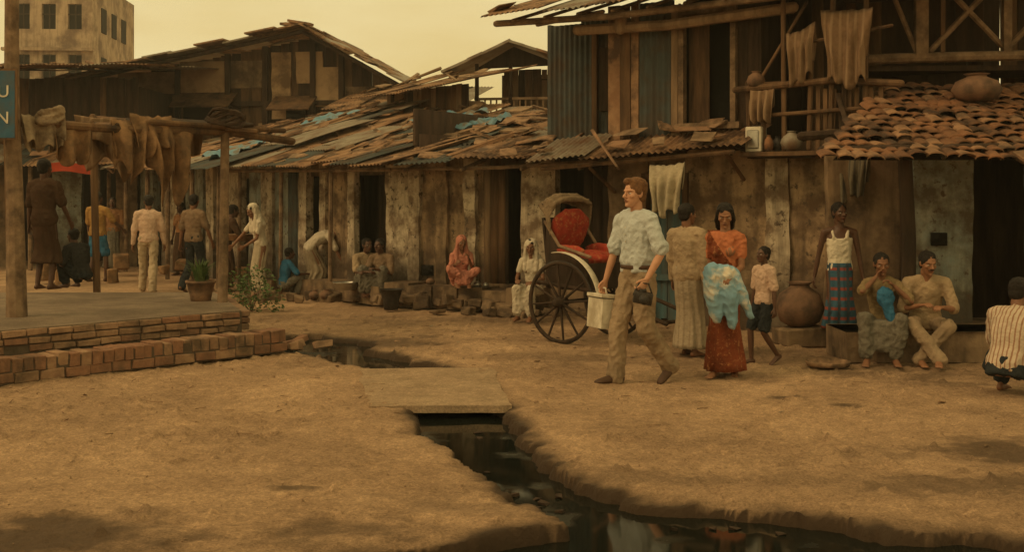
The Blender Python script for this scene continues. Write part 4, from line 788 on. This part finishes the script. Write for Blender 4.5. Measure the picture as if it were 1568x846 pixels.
# ------------------------------------------------------------------ rickshaw
rk_=empty('hand_pulled_rickshaw',(.875,13.47,0),rad(-132)); mb=MB()
for sx in(-1,1):
    x=.5*sx; mb.ring((x,0,.46),.44,.022,0,0,36); mb.ring((x,0,.46),.455,.014,0,1,36); mb.tube([(x-.07,0,.46),(x+.07,0,.46)],.055,0,10)
    for i in range(12): a=i*math.pi/6+.1; mb.tube([(x,math.cos(a)*.04,.46+math.sin(a)*.04),(x,math.cos(a)*.43,.46+math.sin(a)*.43)],[.016,.012],0,6)
mb.tube([(-.52,0,.46),(.52,0,.46)],.022,1,8); mb.obj('wheels',[woodd,iron],rk_,True)
mb=MB()
for sx in(-1,1):
    pts=[(.5*sx,.56*math.cos(a),.46+.56*math.sin(a)) for a in np.linspace(.15,1.75,14)]; mb.tube(pts,[(.05,.008)]*14,0,8,side=(1,0,0))
mb.obj('mudguards',[white],rk_,True)
mb=MB()
for sx in(-1,1):
    mb.tube([(.36*sx,-.45,.66),(.36*sx,.3,.6),(.33*sx,1.3,.3)],.024,0,8); mb.sheet(lambda u,v:V((.34*sx,-.35+.62*u,.6+(.35+.35*(1-u)**2)*v)),8,4,0); mb.tube([(.34*sx,-.36,1.35),(.34*sx,-.15,1.08),(.35*sx,.3,.97)],.02,1,8); mb.tube([(.36*sx,0,.46),(.36*sx,-.2,.62)],.02,1,8)
mb.box((0,-.05,.62),(.68,.55,.06)); mb.box((0,.25,.75),(.68,.03,.28)); mb.box((0,.55,.36),(.6,.3,.03)); mb.tube([(-.33,1.28,.31),(.33,1.28,.31)],.02,0,8); mb.box((0,-.36,1.0),(.66,.03,.8),0,(.12,0,0))
mb.obj('body',[woodd,pole],rk_)
mb=MB(); mb.ell((0,-.02,.93),(.33,.3,.10)); mb.tube([(-.24,-.28,1.22),(-.1,-.27,1.27),(.1,-.27,1.27),(.24,-.28,1.22)],[(.2,.06),(.24,.07),(.24,.07),(.2,.06)],0,14,side=(0,.15,1)); mb.ell((.3,-.05,1.03),(.05,.25,.07)); mb.ell((-.3,-.05,1.03),(.05,.25,.07)); remesh(mb,.013,'cushions',[redcl],rk_,3,wr=.008)
mb=MB()
for k in range(5):
    y=-.22-k*.055; z=1.56+.04*math.sin(k*.9)
    mb.tube([(-.35,-.28,1.2),(-.37,-.28+.25*(y+.28),1.42),(-.33,y,z),(-.15,y-.02,z+.05),(.15,y-.02,z+.05),(.33,y,z),(.37,-.28+.25*(y+.28),1.42),(.35,-.28,1.2)],[.012,.012,.026,.034,.034,.026,.012,.012],0,8)
remesh(mb,.011,'folded_hood',[canv],rk_,2,wr=.012,fr=14)
# ------------------------------------------------------------------ clutter
def foliage(name,loc,r,n,mat,grass=False):
    e=empty(name,loc); mb=MB()
    for i in range(n):
        if grass:
            a=R(0,6.28);l=R(.1,.35);q=R(.1,.6); d=V((math.cos(a)*q,math.sin(a)*q,1)).normalized(); w=V((-math.sin(a),math.cos(a),0))*.008; p0=V((math.cos(a)*.08*R(0,1),math.sin(a)*.08*R(0,1),0)); m=p0+d*l*.6; t=m+d*l*.4+V((d.x*.2,d.y*.2,-.05))
            mb.add([p0-w,p0+w,m+w,m-w,t],[(0,1,2,3),(3,2,4)])
        else:
            p=V((R(-1,1),R(-1,1),R(-.2,1)));
            if p.length>1 or noise.noise(p*2.5+V(loc))<-.15: continue
            p=V((p.x*r[0],p.y*r[1],p.z*r[2])); E=Euler((R(-1,1),R(-1,1),R(0,6))).to_matrix(); s=R(.02,.04)
            mb.add([p+E@V(q)*s for q in((0,-1,0),(.5,0,.1),(0,1.1,0),(-.5,0,.1))],[(0,1,2,3)])
    mb.obj('leaves',mat,e)
    mb=MB()
    if not grass:
        for i in range(7): mb.tube([(0,0,-.1),(R(-.6,.6)*r[0],R(-.6,.6)*r[1],R(.3,.8)*r[2])],[.012,.004],0,5)
    mb.tube([(0,0,-.1),(0,0,0)],.02,0,5)
    mb.obj('stems',pole,e); return e
ppt=foliage('potted_plant',(-3.6,13.6,.66),None,110,leaf,True); mb=MB(); mb.lathe((0,0,-.24),[(.11,0),(.13,.1),(.16,.22),(.175,.22),(.175,.25),(.15,.25),(.145,.2)]); mb.obj('pot',tile2,ppt,True)
foliage('leafy_bush',(-3.75,16.9,.06),(.48,.35,.62),2200,leaf)
mb=MB(); mb.lathe((0,0,0),[(.06,0),(.16,.01),(.19,.12),(.205,.13),(.185,.115),(.15,.02),(.05,.015)]); mb.obj('metal_basin',metal,None,True,loc=(-2.55,18.0,.2))
mb=MB(); mb.lathe((0,0,0),[(.1,0),(.12,.15),(.17,.3),(.18,.3),(.15,.28),(.1,.15)]); mb.obj('coal_brazier',iron,None,True,loc=(-1.75,17.0,0))
for i,(x,y,z,r) in enumerate([(-.5,16.95,.33,.06),(-.38,16.9,.33,.05),(-2.9,18.4,.02,.11),(-3.1,18.5,.02,.1),(-1.2,17.3,.34,.07)]): pot('cooking_pot',(x,y,z),r,metal if i in(0,1) else clay,None,.8)
mb=MB(); mb.lathe((0,0,0),[(.08,0),(.22,.02),(.28,.12),(.29,.12),(.26,.1),(.2,.03),(.06,.03)],0,22); mb.obj('woven_basket',thatch,None,True,loc=(-4.62,19.9,.88))
mb=MB(); mb.lathe((0,0,0),[(.06,0),(.2,.01),(.22,.05),(.21,.055),(.18,.02),(.05,.015)],0,22); mb.obj('shallow_basket',thatch,None,True,loc=(3.05,11.35,.0))
mb=MB()
for i in range(14): mb.box((R(-1.1,1.6),16.3+R(-.25,.25),.03),(R(.1,.35),R(.1,.25),R(.06,.14)),0,(R(-.2,.2),R(-.2,.2),R(0,3)),.02)
for i in range(16): mb.box((R(-4.2,-1.6),18.2+R(-.3,.6),.05),(R(.1,.35),R(.1,.25),R(.06,.2)),0,(R(-.2,.2),R(-.2,.2),R(0,3)),.02)
mb.obj('rubble_stones',[mudw],None,bevel=.015)
mb=MB()
for i in range(60): mb.box((R(-9,-4.6),R(21.5,25.5),R(.1,.3)),(R(.15,.4),R(.15,.3),R(.15,.4)),0,(0,0,R(0,3)),.03) if R(0,1)<.3 else None
mb.obj('market_goods',[sack],None,bevel=.02)
mb=MB(); mb.box((0,37,9),(120,66,26)); va=bpy.data.materials.new('dusty_air'); va.use_nodes=True; N=va.node_tree.nodes; N.remove(N['Principled BSDF']); vs_=N.new('ShaderNodeVolumeScatter'); vs_.inputs['Color'].default_value=(.98,.93,.82,1); vs_.inputs['Density'].default_value=.0016; vs_.inputs['Anisotropy'].default_value=.2; va.node_tree.links.new(vs_.outputs[0],N['Material Output'].inputs['Volume']); mb.obj('dusty_air',va)
# ------------------------------------------------------------------ world, sun, camera
bpy.data.scenes.remove(TS)
w=bpy.data.worlds.new('World'); S.world=w; w.use_nodes=True; N=w.node_tree.nodes; L=w.node_tree.links; bg=N['Background']; bg.inputs[1].default_value=.1
sk=N.new('ShaderNodeTexSky'); sk.sky_type='NISHITA'; sk.sun_disc=False; sk.sun_elevation=rad(38); sk.sun_rotation=rad(-60); sk.dust_density=4
tc=N.new('ShaderNodeTexCoord'); mp=N.new('ShaderNodeMapping'); mp.inputs['Scale'].default_value=(1,1,3.5); L.new(tc.outputs['Generated'],mp.inputs[0])
n=N.new('ShaderNodeTexNoise'); n.inputs['Scale'].default_value=2.6; n.inputs['Detail'].default_value=6; L.new(mp.outputs[0],n.inputs['Vector'])
cr=N.new('ShaderNodeValToRGB'); cr.color_ramp.elements[0].position=.38; cr.color_ramp.elements[1].position=.66; cr.color_ramp.elements[0].color=(.84,.62,.235,1); cr.color_ramp.elements[1].color=(1,.82,.41,1); L.new(n.outputs[0],cr.inputs[0])
sc=N.new('ShaderNodeVectorMath'); sc.operation='SCALE'; sc.inputs['Scale'].default_value=9.3; L.new(cr.outputs[0],sc.inputs[0])
mx=N.new('ShaderNodeMix'); mx.data_type='RGBA'; mx.inputs[0].default_value=.96; L.new(sk.outputs[0],mx.inputs[6]); L.new(sc.outputs[0],mx.inputs[7]); L.new(mx.outputs[2],bg.inputs[0])
sl=bpy.data.lights.new('sun','SUN'); sl.energy=1.15; sl.angle=rad(24); sl.color=(1,.66,.33); so=bpy.data.objects.new('sun',sl); S.collection.objects.link(so)
dv=V((-.75,-.40,.85)); so.rotation_euler=dv.to_track_quat('Z','Y').to_euler()
cd=bpy.data.cameras.new('camera'); cam=bpy.data.objects.new('camera',cd); S.collection.objects.link(cam); cam.location=(0,0,1.65); cam.rotation_euler=(math.pi/2,0,0)
cd.sensor_width=36; cd.lens=36*1800/1568; cd.shift_y=-123/1568; cd.clip_end=2000; S.camera=cam
S.view_settings.view_transform='Standard'; S.view_settings.look='None'; S.view_settings.exposure=0
